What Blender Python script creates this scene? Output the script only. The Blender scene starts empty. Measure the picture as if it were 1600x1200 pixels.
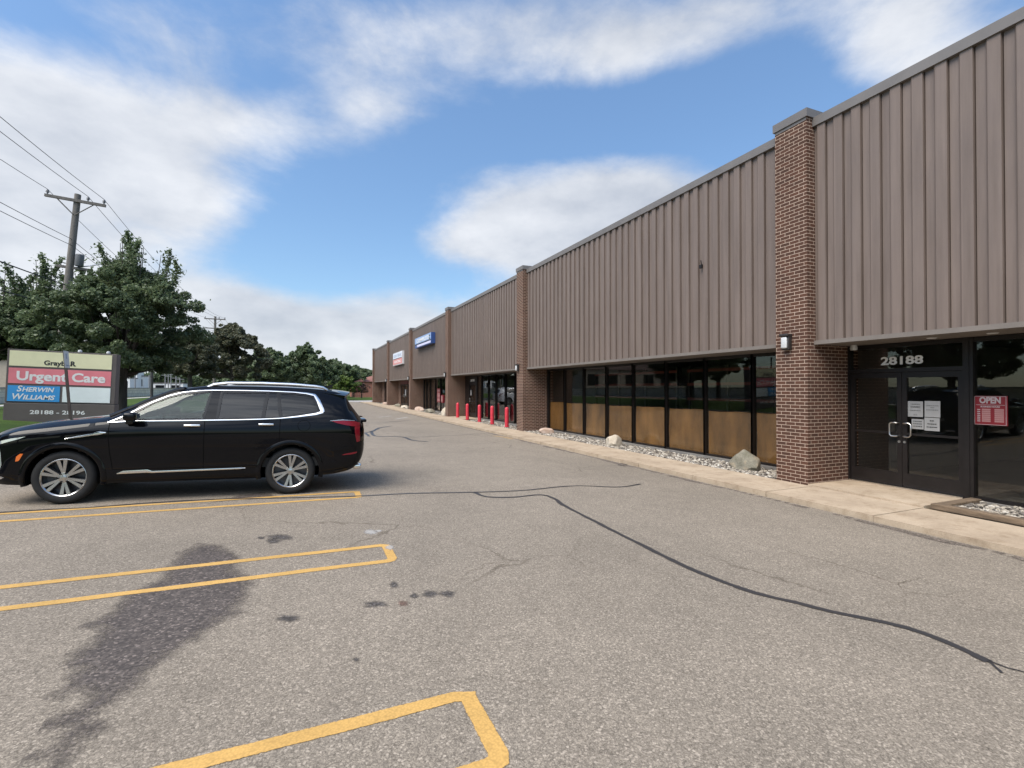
import bpy, bmesh, math, random
import numpy as np
from mathutils import Vector, Matrix

# ------------------------------------------------------------------ camera, sky, sun, exposure
scene = bpy.context.scene
C = scene.collection
FPX, U0, V0, CAMH = 775.0, 470.0, 607.0, 1.95          # focal length in photo pixels, building vanishing point, eye height
TH = math.atan((800 - U0) / FPX)
ST, CT = math.sin(TH), math.cos(TH)
SL, XK = .025, 7.7                                      # the lot falls gently towards the kerb line at x = 7.7

cd = bpy.data.cameras.new('camera'); cam = bpy.data.objects.new('camera', cd); C.objects.link(cam)
cd.sensor_width = 36; cd.lens = FPX / 1600 * 36; cd.clip_start = .05; cd.clip_end = 6000
cam.location = (0, 0, CAMH)
cam.rotation_euler = (math.pi / 2 + math.atan(7 / FPX), 0, -TH)
scene.camera = cam

SUN_EL, SUN_AZ = math.radians(54), math.radians(252)    # azimuth measured from +Y towards +X: behind the camera, to the left
EXPOSURE = 0.35
scene.view_settings.view_transform = 'Standard'; scene.view_settings.look = 'None'
scene.view_settings.exposure = EXPOSURE; scene.view_settings.gamma = 1
scene.view_settings.use_curve_mapping = False

sd = bpy.data.lights.new('sun', 'SUN'); sd.energy = 3.3; sd.angle = math.radians(42); sd.color = (1, .93, .84)
so = bpy.data.objects.new('sun', sd); C.objects.link(so)
sdir = Vector((math.sin(SUN_AZ) * math.cos(SUN_EL), math.cos(SUN_AZ) * math.cos(SUN_EL), math.sin(SUN_EL)))
so.rotation_euler = sdir.to_track_quat('Z', 'Y').to_euler(); so.location = (0, 0, 60)

def ray(u, v):
    x = (u - 800) / FPX
    return Vector((CT * x + ST, -ST * x + CT, -(v - V0) / FPX))
def gz(x):
    return SL * (XK - max(x, -7.0)) if x < XK else 0.0
def gnd(u, v, dz=0.0):
    d = ray(u, v); t = (SL * XK - CAMH) / (d.z + SL * d.x)
    if t * d.x > XK: t = -CAMH / d.z
    return (t * d.x, t * d.y)

w = bpy.data.worlds.new('World'); scene.world = w; w.use_nodes = True
def build_sky(strength=.1):
    nt = w.node_tree; N = nt.nodes; L = nt.links; N.clear()
    out = N.new('ShaderNodeOutputWorld'); bg = N.new('ShaderNodeBackground'); bg.inputs['Strength'].default_value = strength
    sky = N.new('ShaderNodeTexSky'); sky.sky_type = 'NISHITA'; sky.sun_disc = False
    sky.sun_elevation = SUN_EL; sky.sun_rotation = SUN_AZ; sky.air_density = 1.0; sky.dust_density = .6; sky.ozone_density = 1.3
    tc = N.new('ShaderNodeTexCoord')
    def vm(op, a, b=None):
        n = N.new('ShaderNodeVectorMath'); n.operation = op
        for i, q in enumerate((a, b)):
            if q is None: continue
            if isinstance(q, (tuple, list, Vector)): n.inputs[i].default_value = q
            else: L.new(q, n.inputs[i])
        return n.outputs['Value' if op in ('DOT_PRODUCT', 'LENGTH') else 'Vector']
    def m(op, a, b=0.0, clamp=False):
        n = N.new('ShaderNodeMath'); n.operation = op; n.use_clamp = clamp
        for i, q in enumerate((a, b)):
            if isinstance(q, (int, float)): n.inputs[i].default_value = q
            else: L.new(q, n.inputs[i])
        return n.outputs[0]
    d = vm('NORMALIZE', tc.outputs['Generated'])
    # clouds: angular positions and extents of the cloud banks (centre, half sizes, density, greyness)
    banks = [(120, 265, 260, 165, 1.0), (20, 170, 160, 70, .55), (400, 190, 130, 40, .5), (300, 330, 90, 80, .45), (590, 175, 80, 50, .55),
             (800, 55, 420, 75, .62), (1130, 20, 220, 60, .55), (845, 352, 165, 82, 1.1), (720, 385, 90, 35, .6), (990, 310, 120, 50, .8), (1420, 70, 110, 130, .8),
             (490, 512, 260, 45, .95), (640, 470, 150, 36, .5), (350, 480, 80, 40, .6), (590, 560, 300, 40, .8), (40, 450, 250, 110, .7),
             (-500, 300, 300, 200, .8), (1080, 130, 150, 70, -.35), (560, 350, 150, 90, -.5), (60, 30, 200, 40, -.25), (1250, 170, 80, 90, -.4), (930, 195, 230, 40, -.75), (500, 410, 190, 52, -.7), (470, 130, 60, 40, -.2)]
    tot = None
    for (u, v, ru, rv, k) in banks:
        c = ray(u, v).normalized(); e1 = Vector((c.y, -c.x, 0)).normalized(); e2 = e1.cross(c).normalized()
        a1 = ray(u + ru, v).normalized().angle(c); a2 = ray(u, v - rv).normalized().angle(c)
        dc = m('MAXIMUM', vm('DOT_PRODUCT', d, c), .05)
        a = m('DIVIDE', m('DIVIDE', vm('DOT_PRODUCT', d, e1), dc), math.tan(a1))
        b = m('DIVIDE', m('DIVIDE', vm('DOT_PRODUCT', d, e2), dc), math.tan(a2))
        r2 = m('ADD', m('MULTIPLY', a, a), m('MULTIPLY', b, b))
        g = m('MULTIPLY', m('EXPONENT', m('MULTIPLY', r2, -.75)), k)
        tot = g if tot is None else m('ADD', tot, g)
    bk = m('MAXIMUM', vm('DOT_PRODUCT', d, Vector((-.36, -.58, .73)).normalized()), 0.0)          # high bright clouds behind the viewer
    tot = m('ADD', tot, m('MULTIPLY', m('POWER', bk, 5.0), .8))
    mp = N.new('ShaderNodeMapping'); mp.inputs['Scale'].default_value = (1, 1, 2.0); L.new(d, mp.inputs['Vector'])
    def noise(scale, detail, rough=.55, dist=0.0):
        n = N.new('ShaderNodeTexNoise'); n.inputs['Scale'].default_value = scale; n.inputs['Detail'].default_value = detail
        n.inputs['Roughness'].default_value = rough; n.inputs['Distortion'].default_value = dist; L.new(mp.outputs[0], n.inputs['Vector']); return n.outputs['Fac']
    n1 = noise(3.4, 10, .60, .55); n2 = noise(9, 8, .6); n3 = noise(2.6, 6, .5)
    dens = m('ADD', m('ADD', m('MULTIPLY', tot, .8), m('MULTIPLY', m('SUBTRACT', n1, .5), 1.0)), m('ADD', m('MULTIPLY', m('SUBTRACT', n2, .5), .55), .14))
    mr = N.new('ShaderNodeMapRange'); mr.interpolation_type = 'SMOOTHSTEP'; L.new(dens, mr.inputs[0])
    mr.inputs[1].default_value = .17; mr.inputs[2].default_value = .92
    cr = N.new('ShaderNodeValToRGB'); sh = m('ADD', m('MULTIPLY', m('SUBTRACT', n3, .5), 1.6), m('MULTIPLY', m('SUBTRACT', n2, .5), .7)); L.new(m('ADD', sh, .5), cr.inputs[0])
    cr.color_ramp.elements[0].position = .1; cr.color_ramp.elements[0].color = (.42, .455, .52, 1)
    cr.color_ramp.elements[1].position = .78; cr.color_ramp.elements[1].color = (.74, .755, .785, 1)
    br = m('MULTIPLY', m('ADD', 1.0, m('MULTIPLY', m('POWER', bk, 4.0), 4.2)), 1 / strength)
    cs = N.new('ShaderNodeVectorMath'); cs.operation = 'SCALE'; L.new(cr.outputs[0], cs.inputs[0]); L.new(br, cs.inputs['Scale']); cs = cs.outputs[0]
    sz = N.new('ShaderNodeSeparateXYZ'); L.new(d, sz.inputs[0])
    sk = N.new('ShaderNodeVectorMath'); sk.operation = 'SCALE'; L.new(vm('MULTIPLY', sky.outputs[0], (1.03, 1.17, 1.24)), sk.inputs[0]); L.new(m('ADD', 1.0, m('MULTIPLY', sz.outputs[2], .75)), sk.inputs['Scale']); skyc = sk.outputs[0]
    mx = N.new('ShaderNodeMix'); mx.data_type = 'RGBA'
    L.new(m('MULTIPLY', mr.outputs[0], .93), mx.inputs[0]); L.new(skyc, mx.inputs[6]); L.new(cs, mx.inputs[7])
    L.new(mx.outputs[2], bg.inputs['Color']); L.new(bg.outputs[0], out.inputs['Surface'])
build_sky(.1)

# ------------------------------------------------------------------ helpers
R = random.Random(7)
def wloc(o):
    p = Vector((0, 0, 0))
    while o is not None: p += o.location; o = o.parent
    return p
class MB:
    """collects geometry; build() links it as ONE mesh object"""
    def __init__(s): s.v = []; s.f = []
    def add(s, vs, fs):
        b = len(s.v); s.v += [tuple(q) for q in vs]; s.f += [tuple(b + i for i in q) for q in fs]; return s
    def box(s, x0, x1, y0, y1, z0, z1):
        return s.add([(x0, y0, z0), (x1, y0, z0), (x1, y1, z0), (x0, y1, z0), (x0, y0, z1), (x1, y0, z1), (x1, y1, z1), (x0, y1, z1)],
                     [(0, 3, 2, 1), (4, 5, 6, 7), (0, 1, 5, 4), (1, 2, 6, 5), (2, 3, 7, 6), (3, 0, 4, 7)])
    def rbox(s, x0, x1, y0, y1, z0, z1, r=.02, seg=3):
        bm = bmesh.new(); bmesh.ops.create_cube(bm, size=1)
        for q in bm.verts: q.co = Vector(((x0 + x1) / 2 + q.co.x * (x1 - x0), (y0 + y1) / 2 + q.co.y * (y1 - y0), (z0 + z1) / 2 + q.co.z * (z1 - z0)))
        bmesh.ops.bevel(bm, geom=bm.edges[:], offset=r, segments=seg, affect='EDGES', profile=.5)
        bm.verts.index_update(); s.add([q.co for q in bm.verts], [[q.index for q in f.verts] for f in bm.faces]); bm.free(); return s
    def tube(s, pts, rad, n=8, caps=True):
        pts = [Vector(p) for p in pts]; rad = rad if isinstance(rad, (list, tuple)) else [rad] * len(pts)
        vs = []; fs = []; up = None
        for i, p in enumerate(pts):
            t = (pts[min(i + 1, len(pts) - 1)] - pts[max(i - 1, 0)]).normalized()
            if up is None: up = Vector((0, 0, 1)) if abs(t.z) < .9 else Vector((1, 0, 0))
            a = t.cross(up).normalized(); b = a.cross(t).normalized(); up = b
            for k in range(n):
                an = 2 * math.pi * k / n; vs.append(p + (a * math.cos(an) + b * math.sin(an)) * rad[i])
        for i in range(len(pts) - 1):
            for k in range(n): k2 = (k + 1) % n; fs.append((i * n + k, i * n + k2, (i + 1) * n + k2, (i + 1) * n + k))
        if caps: fs.append(tuple(range(n - 1, -1, -1))); fs.append(tuple((len(pts) - 1) * n + k for k in range(n)))
        return s.add(vs, fs)
    def lathe(s, prof, n=32, axis='z', c=(0, 0, 0), cap=True):
        vs = []; fs = []; m = len(prof)
        for (r, h) in prof:
            for k in range(n):
                a = 2 * math.pi * k / n; p, q = r * math.cos(a), r * math.sin(a)
                vs.append((c[0] + p, c[1] + q, c[2] + h) if axis == 'z' else (c[0] + p, c[1] + h, c[2] + q) if axis == 'y' else (c[0] + h, c[1] + p, c[2] + q))
        for i in range(m - 1):
            for k in range(n): k2 = (k + 1) % n; fs.append((i * n + k, i * n + k2, (i + 1) * n + k2, (i + 1) * n + k))
        if cap: fs.append(tuple(range(n - 1, -1, -1))); fs.append(tuple((m - 1) * n + k for k in range(n)))
        return s.add(vs, fs)
    def prism(s, poly, axis, a, b):
        """closed polygon in the plane normal to axis, extruded from a to b"""
        def P(p, h): return (h, p[0], p[1]) if axis == 'x' else (p[0], h, p[1]) if axis == 'y' else (p[0], p[1], h)
        n = len(poly); vs = [P(p, a) for p in poly] + [P(p, b) for p in poly]
        return s.add(vs, [tuple(range(n)), tuple(range(2 * n - 1, n - 1, -1))] + [(i, n + i, n + (i + 1) % n, (i + 1) % n) for i in range(n)])
    def build(s, name, mat, parent=None, local=False, smooth=False, angle=35, fix=True):
        me = bpy.data.meshes.new(name)
        off = wloc(parent) if (parent is not None and not local) else Vector((0, 0, 0))
        co = np.array(s.v, dtype=float) - np.array(off)
        me.from_pydata(co.tolist(), [], s.f); me.update()
        if fix:
            bm = bmesh.new(); bm.from_mesh(me); bmesh.ops.recalc_face_normals(bm, faces=bm.faces[:]); bm.to_mesh(me); bm.free()
        uv = me.uv_layers.new(name='uv').data
        for p in me.polygons:
            n = p.normal; ax = max(range(3), key=lambda i: abs(n[i]))
            for li in p.loop_indices:
                q = Vector(s.v[me.loops[li].vertex_index])
                uv[li].uv = (q.y - q.x * 0, q.z) if ax == 0 else (q.x + .1, q.z) if ax == 1 else (q.x, q.y)
        if smooth:
            for p in me.polygons: p.use_smooth = True
            me.set_sharp_from_angle(angle=math.radians(angle))
        if mat is not None: me.materials.append(mat)
        o = bpy.data.objects.new(name, me); C.objects.link(o)
        if parent is not None: o.parent = parent
        return o
def tag(o, label=None, cat=None, group=None, kind=None):
    if label: o['label'] = label
    if cat: o['category'] = cat
    if group: o['group'] = group
    if kind: o['kind'] = kind
    return o
def empty(name, loc, label, cat, group=None, rot=(0, 0, 0)):
    o = bpy.data.objects.new(name, None); o.empty_display_size = .3; C.objects.link(o); o.location = loc; o.rotation_euler = rot
    return tag(o, label, cat, group)
def struct(o): o['kind'] = 'structure'; return o
def copy_tree(o, parent=None):
    c = o.copy(); C.objects.link(c)
    if parent is not None: c.parent = parent
    for ch in list(o.children): copy_tree(ch, c)
    return c
def text_mb(body, size, bold=0.0, extrude=.004, shear=0.0, spacing=1.0, align='CENTER'):
    """lettering as verts/faces in the local XY plane, front +Z"""
    cu = bpy.data.curves.new('t', 'FONT'); cu.body = body; cu.size = size; cu.offset = bold; cu.extrude = extrude; cu.shear = shear
    cu.space_character = spacing; cu.align_x = align; cu.resolution_u = 3
    ob = bpy.data.objects.new('t', cu); C.objects.link(ob)
    dg = bpy.context.evaluated_depsgraph_get(); dg.update()
    me = bpy.data.meshes.new_from_object(ob.evaluated_get(dg))
    vs = [v.co.copy() for v in me.vertices]; fs = [tuple(p.vertices) for p in me.polygons]
    bpy.data.objects.remove(ob); bpy.data.curves.remove(cu); bpy.data.meshes.remove(me)
    return vs, fs
def text_on(mb, body, size, origin, right, up, fit=None, **k):
    vs, fs = text_mb(body, size, **k); right = Vector(right); up = Vector(up); n = right.cross(up); o = Vector(origin)
    sx = 1.0
    if fit:
        wd = max(v.x for v in vs) - min(v.x for v in vs); sx = fit / wd
    mb.add([o + right * v.x * sx + up * v.y + n * v.z for v in vs], fs); return mb

# ------------------------------------------------------------------ materials
def mat(name, col=(.5, .5, .5), rough=.7, metal=0.0, spec=.5, coat=0.0, emit=None):
    m = bpy.data.materials.new(name); m.use_nodes = True; b = m.node_tree.nodes['Principled BSDF']
    b.inputs['Base Color'].default_value = (*col, 1); b.inputs['Roughness'].default_value = rough; b.inputs['Metallic'].default_value = metal
    b.inputs['Specular IOR Level'].default_value = spec; b.inputs['Coat Weight'].default_value = coat; b.inputs['Coat Roughness'].default_value = .03
    return m
def nodes(m): return m.node_tree.nodes, m.node_tree.links, m.node_tree.nodes['Principled BSDF']
def ntex(N, L, vec, scale, detail=4, rough=.55, kind='ShaderNodeTexNoise'):
    n = N.new(kind); n.inputs['Scale'].default_value = scale
    if kind == 'ShaderNodeTexNoise': n.inputs['Detail'].default_value = detail; n.inputs['Roughness'].default_value = rough
    L.new(vec, n.inputs['Vector']); return n
def ramp(N, L, fac, stops):
    r = N.new('ShaderNodeValToRGB'); e = r.color_ramp.elements
    while len(e) < len(stops): e.new(.5)
    for i, (p, c) in enumerate(stops): e[i].position = p; e[i].color = (*c, 1) if len(c) == 3 else c
    L.new(fac, r.inputs[0]); return r.outputs[0]
def mixc(N, L, fac, a, b, mode='MIX'):
    x = N.new('ShaderNodeMix'); x.data_type = 'RGBA'; x.blend_type = mode
    for i, q in ((0, fac), (6, a), (7, b)):
        if isinstance(q, (int, float)): x.inputs[i].default_value = q
        elif isinstance(q, tuple): x.inputs[i].default_value = (*q, 1)
        else: L.new(q, x.inputs[i])
    return x.outputs[2]
def bump(N, L, b, h, strength, dist=.01):
    bp = N.new('ShaderNodeBump'); bp.inputs['Strength'].default_value = strength; bp.inputs['Distance'].default_value = dist
    L.new(h, bp.inputs['Height']); L.new(bp.outputs[0], b.inputs['Normal'])
def pos(N): return N.new('ShaderNodeNewGeometry').outputs['Position']
def noisy(name, col, rough=.7, amt=.25, scale=3.0, bumpy=0.0, bscale=40, metal=0, stretch=(1, 1, 1), spec=.5):
    """a colour with uneven wear, so no surface is one flat tone"""
    m = mat(name, col, rough, metal, spec); N, L, b = nodes(m)
    tc = N.new('ShaderNodeTexCoord'); mp = N.new('ShaderNodeMapping'); mp.inputs['Scale'].default_value = stretch; L.new(tc.outputs['Object'], mp.inputs[0])
    n = ntex(N, L, mp.outputs[0], scale, 6, .6); lo = tuple(c * (1 - amt) for c in col); hi = tuple(min(1, c * (1 + amt)) for c in col)
    L.new(ramp(N, L, n.outputs['Fac'], [(.3, lo), (.7, hi)]), b.inputs['Base Color'])
    if bumpy: bump(N, L, b, ntex(N, L, tc.outputs['Object'], bscale, 4).outputs['Fac'], bumpy)
    return m

def asphalt_mat(name, gain=1.0, rough=.9, patch=True, wet=0.0):
    m = mat(name, (.2, .2, .2), rough, spec=.25); N, L, b = nodes(m); p = pos(N)
    v1 = ntex(N, L, p, 82, kind='ShaderNodeTexVoronoi'); v2 = ntex(N, L, p, 175, kind='ShaderNodeTexVoronoi')
    sep = N.new('ShaderNodeSeparateColor'); L.new(v1.outputs['Color'], sep.inputs[0])
    sep2 = N.new('ShaderNodeSeparateColor'); L.new(v2.outputs['Color'], sep2.inputs[0])
    c1 = ramp(N, L, sep.outputs[0], [(0, (.12, .110, .10)), (.45, (.19, .176, .16)), (.85, (.26, .24, .216)), (.97, (.43, .40, .37))])
    c2 = ramp(N, L, sep2.outputs[1], [(0, (.09, .083, .077)), (.6, (.20, .186, .168)), (1, (.36, .335, .30))])
    col = mixc(N, L, .5, c1, c2)
    gap = ramp(N, L, v1.outputs['Distance'], [(.0, (1, 1, 1)), (.55, (.95, .95, .95)), (.95, (.55, .54, .53))])
    col = mixc(N, L, .8, col, gap, 'MULTIPLY')
    big = ramp(N, L, ntex(N, L, p, .35, 6, .6).outputs['Fac'], [(.3, (.86, .855, .84)), (.7, (1.10, 1.09, 1.07))])
    col = mixc(N, L, 1.0, col, big, 'MULTIPLY')
    mid = ramp(N, L, ntex(N, L, p, 3.2, 5, .65).outputs['Fac'], [(.3, (.93, .93, .93)), (.7, (1.06, 1.06, 1.06))])
    col = mixc(N, L, 1.0, col, mid, 'MULTIPLY')
    col = mixc(N, L, 1.0, col, (gain, gain * .92, gain * .81), 'MULTIPLY')
    # hairline cracking in places
    wv = N.new('ShaderNodeVectorMath'); wv.operation = 'MULTIPLY_ADD'; wn = ntex(N, L, p, 2.2, 5, .6); L.new(wn.outputs['Color'], wv.inputs[0]); wv.inputs[1].default_value = (.5, .5, 0); L.new(p, wv.inputs[2])
    ve = N.new('ShaderNodeTexVoronoi'); ve.feature = 'DISTANCE_TO_EDGE'; ve.inputs['Scale'].default_value = .55; L.new(wv.outputs[0], ve.inputs['Vector'])
    ck = ramp(N, L, ve.outputs['Distance'], [(0, (.52, .5, .48)), (.0035, (.62, .6, .58)), (.007, (1, 1, 1))])
    mk = ramp(N, L, ntex(N, L, p, .22, 3, .5).outputs['Fac'], [(.50, (0, 0, 0)), (.62, (1, 1, 1))])
    col = mixc(N, L, mk, col, mixc(N, L, 1, col, ck, 'MULTIPLY'))
    L.new(col, b.inputs['Base Color'])
    bump(N, L, b, v1.outputs['Distance'], -.5, .006)
    return m
M = {}
M['asphalt'] = asphalt_mat('asphalt', 1.22, .85)
M['asphalt_old'] = asphalt_mat('asphalt_road', .8)

def stain_mat(name, col, rough=.5, sharp=.12, amount=1.0, scale=6, gravel=True):
    """thin sheet on the asphalt; vertex attribute 'fade' runs 1 inside to 0 at the rim and noise frays it"""
    m = mat(name, col, rough, spec=.35); N, L, b = nodes(m); p = pos(N)
    if gravel:
        v1 = ntex(N, L, p, 62, kind='ShaderNodeTexVoronoi'); sep = N.new('ShaderNodeSeparateColor'); L.new(v1.outputs['Color'], sep.inputs[0])
        c = ramp(N, L, sep.outputs[0], [(0, tuple(q * .55 for q in col)), (.5, col), (.9, tuple(q * 1.5 for q in col)), (.98, tuple(q * 2.6 for q in col))])
        L.new(c, b.inputs['Base Color']); bump(N, L, b, v1.outputs['Distance'], -.45, .006)
    at = N.new('ShaderNodeAttribute'); at.attribute_name = 'fade'
    n1 = ntex(N, L, p, scale, 8, .65); n2 = ntex(N, L, p, 55, 3, .5)
    def mm(op, a, bb):
        q = N.new('ShaderNodeMath'); q.operation = op
        for i, z in enumerate((a, bb)):
            if isinstance(z, (int, float)): q.inputs[i].default_value = z
            else: L.new(z, q.inputs[i])
        return q.outputs[0]
    s = mm('ADD', at.outputs['Fac'], mm('ADD', mm('MULTIPLY', mm('SUBTRACT', n1.outputs['Fac'], .5), .9), mm('MULTIPLY', mm('SUBTRACT', n2.outputs['Fac'], .5), .55)))
    mr = N.new('ShaderNodeMapRange'); L.new(s, mr.inputs[0]); mr.inputs[1].default_value = .5 - sharp; mr.inputs[2].default_value = .5 + sharp; mr.inputs[4].default_value = amount
    tr = N.new('ShaderNodeBsdfTransparent'); mx = N.new('ShaderNodeMixShader'); L.new(mr.outputs[0], mx.inputs[0]); L.new(tr.outputs[0], mx.inputs[1]); L.new(b.outputs[0], mx.inputs[2])
    L.new(mx.outputs[0], N['Material Output'].inputs['Surface']); return m
M['wet'] = stain_mat('damp_asphalt', (.098, .080, .068), .6, .24, .84)
M['oil'] = stain_mat('oil_spot', (.075, .066, .060), .7, .38, .72, 22)
M['rust'] = stain_mat('rust_spot', (.14, .08, .06), .8, .35, .6, 22)
M['dirt'] = stain_mat('kerb_dirt', (.13, .105, .085), .95, .25, .9, 5)
M['pale'] = stain_mat('pale_spill', (.44, .42, .39), .9, .3, .7, 30, False)
M['tar'] = stain_mat('crack_sealant', (.045, .042, .042), .45, .05, 1, 9, False)
M['yellow'] = stain_mat('yellow_paint', (.60, .36, .11), .75, .10, 1.0, 3, False)
M['oldwhite'] = stain_mat('worn_white_paint', (.5, .49, .46), .85, .3, .75, 2, False)
M['oldyellow'] = stain_mat('worn_yellow_paint', (.5, .36, .2), .85, .3, .6, 2, False)
def paint_wear(m):
    N, L, b = nodes(m); p = pos(N); v = ntex(N, L, p, 75, kind='ShaderNodeTexVoronoi'); c = tuple(b.inputs['Base Color'].default_value)[:3]
    q = ramp(N, L, v.outputs['Distance'], [(.2, c), (.95, tuple(k * .74 for k in c))])
    q = mixc(N, L, 1.0, q, ramp(N, L, ntex(N, L, p, 2.5, 7, .65).outputs['Fac'], [(.3, (.84, .84, .82)), (.7, (1.08, 1.07, 1.05))]), 'MULTIPLY')
    L.new(q, b.inputs['Base Color']); bump(N, L, b, v.outputs['Distance'], -.35, .005)
paint_wear(M['yellow'])

def concrete_mat():
    m = mat('concrete', (.4, .36, .3), .9, spec=.2); N, L, b = nodes(m); p = pos(N)
    c = ramp(N, L, ntex(N, L, p, 1.3, 8, .62).outputs['Fac'], [(.28, (.33, .255, .18)), (.5, (.43, .338, .242)), (.75, (.49, .392, .285))])
    f = ramp(N, L, ntex(N, L, p, 90, 3, .6).outputs['Fac'], [(.3, (.84, .84, .84)), (.7, (1.1, 1.1, 1.1))])
    c = mixc(N, L, 1, c, f, 'MULTIPLY')
    st = ramp(N, L, ntex(N, L, p, 5, 8, .7).outputs['Fac'], [(.50, (1, 1, 1)), (.72, (.72, .68, .63))])
    L.new(mixc(N, L, 1, c, st, 'MULTIPLY'), b.inputs['Base Color']); bump(N, L, b, ntex(N, L, p, 60, 5).outputs['Fac'], .25, .004); return m
M['concrete'] = concrete_mat()
M['sill'] = noisy('sill_concrete', (.20, .185, .165), .9, .25, 2)
M['concrete_old'] = noisy('weathered_concrete', (.36, .34, .31), .9, .22, 1.0, .2)

def brick_mat(name, c1, c2, mortar, w=.2032, hgt=.0677, ms=.0052):
    m = mat(name, c1, .85, spec=.25); N, L, b = nodes(m); uv = N.new('ShaderNodeUVMap'); uv.uv_map = 'uv'
    bt = N.new('ShaderNodeTexBrick'); L.new(uv.outputs[0], bt.inputs['Vector']); bt.offset = .5
    bt.inputs['Scale'].default_value = 1; bt.inputs['Brick Width'].default_value = w; bt.inputs['Row Height'].default_value = hgt
    bt.inputs['Mortar Size'].default_value = ms; bt.inputs['Mortar Smooth'].default_value = .25; bt.inputs['Bias'].default_value = 0
    bt.inputs['Color1'].default_value = (*c1, 1); bt.inputs['Color2'].default_value = (*c2, 1); bt.inputs['Mortar'].default_value = (*mortar, 1)
    p = pos(N)
    g = ramp(N, L, ntex(N, L, p, 1.1, 6, .6).outputs['Fac'], [(.3, (.82, .8, .8)), (.7, (1.12, 1.12, 1.12))])
    g2 = ramp(N, L, ntex(N, L, p, 45, 4, .6).outputs['Fac'], [(.3, (.82, .82, .82)), (.7, (1.15, 1.15, 1.15))])
    L.new(mixc(N, L, 1, mixc(N, L, 1, bt.outputs['Color'], g, 'MULTIPLY'), g2, 'MULTIPLY'), b.inputs['Base Color'])
    bump(N, L, b, bt.outputs['Fac'], -.7, .008); return m
M['brick'] = brick_mat('brown_brick', (.100, .046, .029), (.070, .036, .024), (.46, .35, .27), ms=.0056)
M['brick_red'] = brick_mat('red_brick', (.36, .13, .08), (.28, .10, .065), (.4, .3, .25))

def cladding_mat():
    m = mat('brown_metal_cladding', (.19, .155, .135), .5, spec=.4); N, L, b = nodes(m); p = pos(N)
    mp = N.new('ShaderNodeMapping'); mp.inputs['Scale'].default_value = (1, 1, .12); L.new(p, mp.inputs[0])
    c = ramp(N, L, ntex(N, L, mp.outputs[0], 5, 7, .65).outputs['Fac'], [(.28, (.150, .114, .094)), (.72, (.196, .150, .125))])
    sp = N.new('ShaderNodeMapping'); sp.inputs['Scale'].default_value = (1, 3.1056, .0001); L.new(p, sp.inputs[0])
    wn = N.new('ShaderNodeTexWhiteNoise'); wn.noise_dimensions = '1D'
    sx = N.new('ShaderNodeSeparateXYZ'); L.new(sp.outputs[0], sx.inputs[0]); fl = N.new('ShaderNodeMath'); fl.operation = 'FLOOR'; L.new(sx.outputs[1], fl.inputs[0]); L.new(fl.outputs[0], wn.inputs['W'])
    t = ramp(N, L, wn.outputs['Value'], [(0, (.95, .95, .95)), (1, (1.05, 1.05, 1.05))])
    sm = N.new('ShaderNodeMapping'); sm.inputs['Scale'].default_value = (1, 9, .25); L.new(p, sm.inputs[0])
    stk = ramp(N, L, ntex(N, L, sm.outputs[0], 1.4, 6, .62).outputs['Fac'], [(.42, (1, 1, 1)), (.72, (.80, .79, .78))])
    c = mixc(N, L, .7, c, stk, 'MULTIPLY')
    L.new(mixc(N, L, 1, c, t, 'MULTIPLY'), b.inputs['Base Color'])
    L.new(ramp(N, L, ntex(N, L, p, 3, 5).outputs['Fac'], [(.3, (.42,) * 3), (.7, (.6,) * 3)]), b.inputs['Roughness']); return m
M['cladding'] = cladding_mat()
M['coping'] = noisy('coping_metal', (.15, .135, .125), .5, .12, 2)
M['soffit'] = noisy('soffit_panel', (.17, .145, .125), .7, .12, 2)
M['bronze'] = noisy('dark_bronze_aluminium', (.014, .011, .010), .42, .2, 6, spec=.3)
M['inside'] = noisy('interior_wall', (.06, .055, .05), .9, .2, 1)
M['inside_floor'] = noisy('interior_floor', (.10, .095, .09), .6, .2, 1)
M['paper'] = noisy('brown_kraft_paper', (.180, .090, .026), .5, .5, 1.9, .15, 5, stretch=(1, 1, .4))
M['white_paper'] = noisy('white_paper', (.34, .33, .315), .8, .05, 3)
M['ink'] = mat('black_ink', (.03, .03, .03), .7)
M['red_sign'] = noisy('red_sign_plastic', (.19, .010, .016), .4, .06, 3)
M['pink_print'] = mat('pink_print', (.36, .17, .16), .6)
M['sign_letter'] = noisy('sign_letter_print', (.40, .33, .32), .5, .06, 4)
M['white_letter'] = noisy('white_lettering', (.74, .73, .70), .5, .06, 4)
M['steel'] = mat('brushed_steel', (.62, .6, .57), .28, 1)
M['red_bollard'] = noisy('red_bollard_paint', (.55, .035, .055), .38, .12, 3)
M['rack_red'] = mat('orange_red_steel', (.13, .018, .010), .6)
M['timber'] = noisy('weathered_timber', (.155, .108, .068), .95, .45, 7, .5, 20, stretch=(3, .5, 3))
M['lamp_glass'] = mat('lamp_diffuser', (.56, .56, .55), .3)
M['lamp_body'] = noisy('lamp_housing', (.028, .024, .022), .5, .15)
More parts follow.
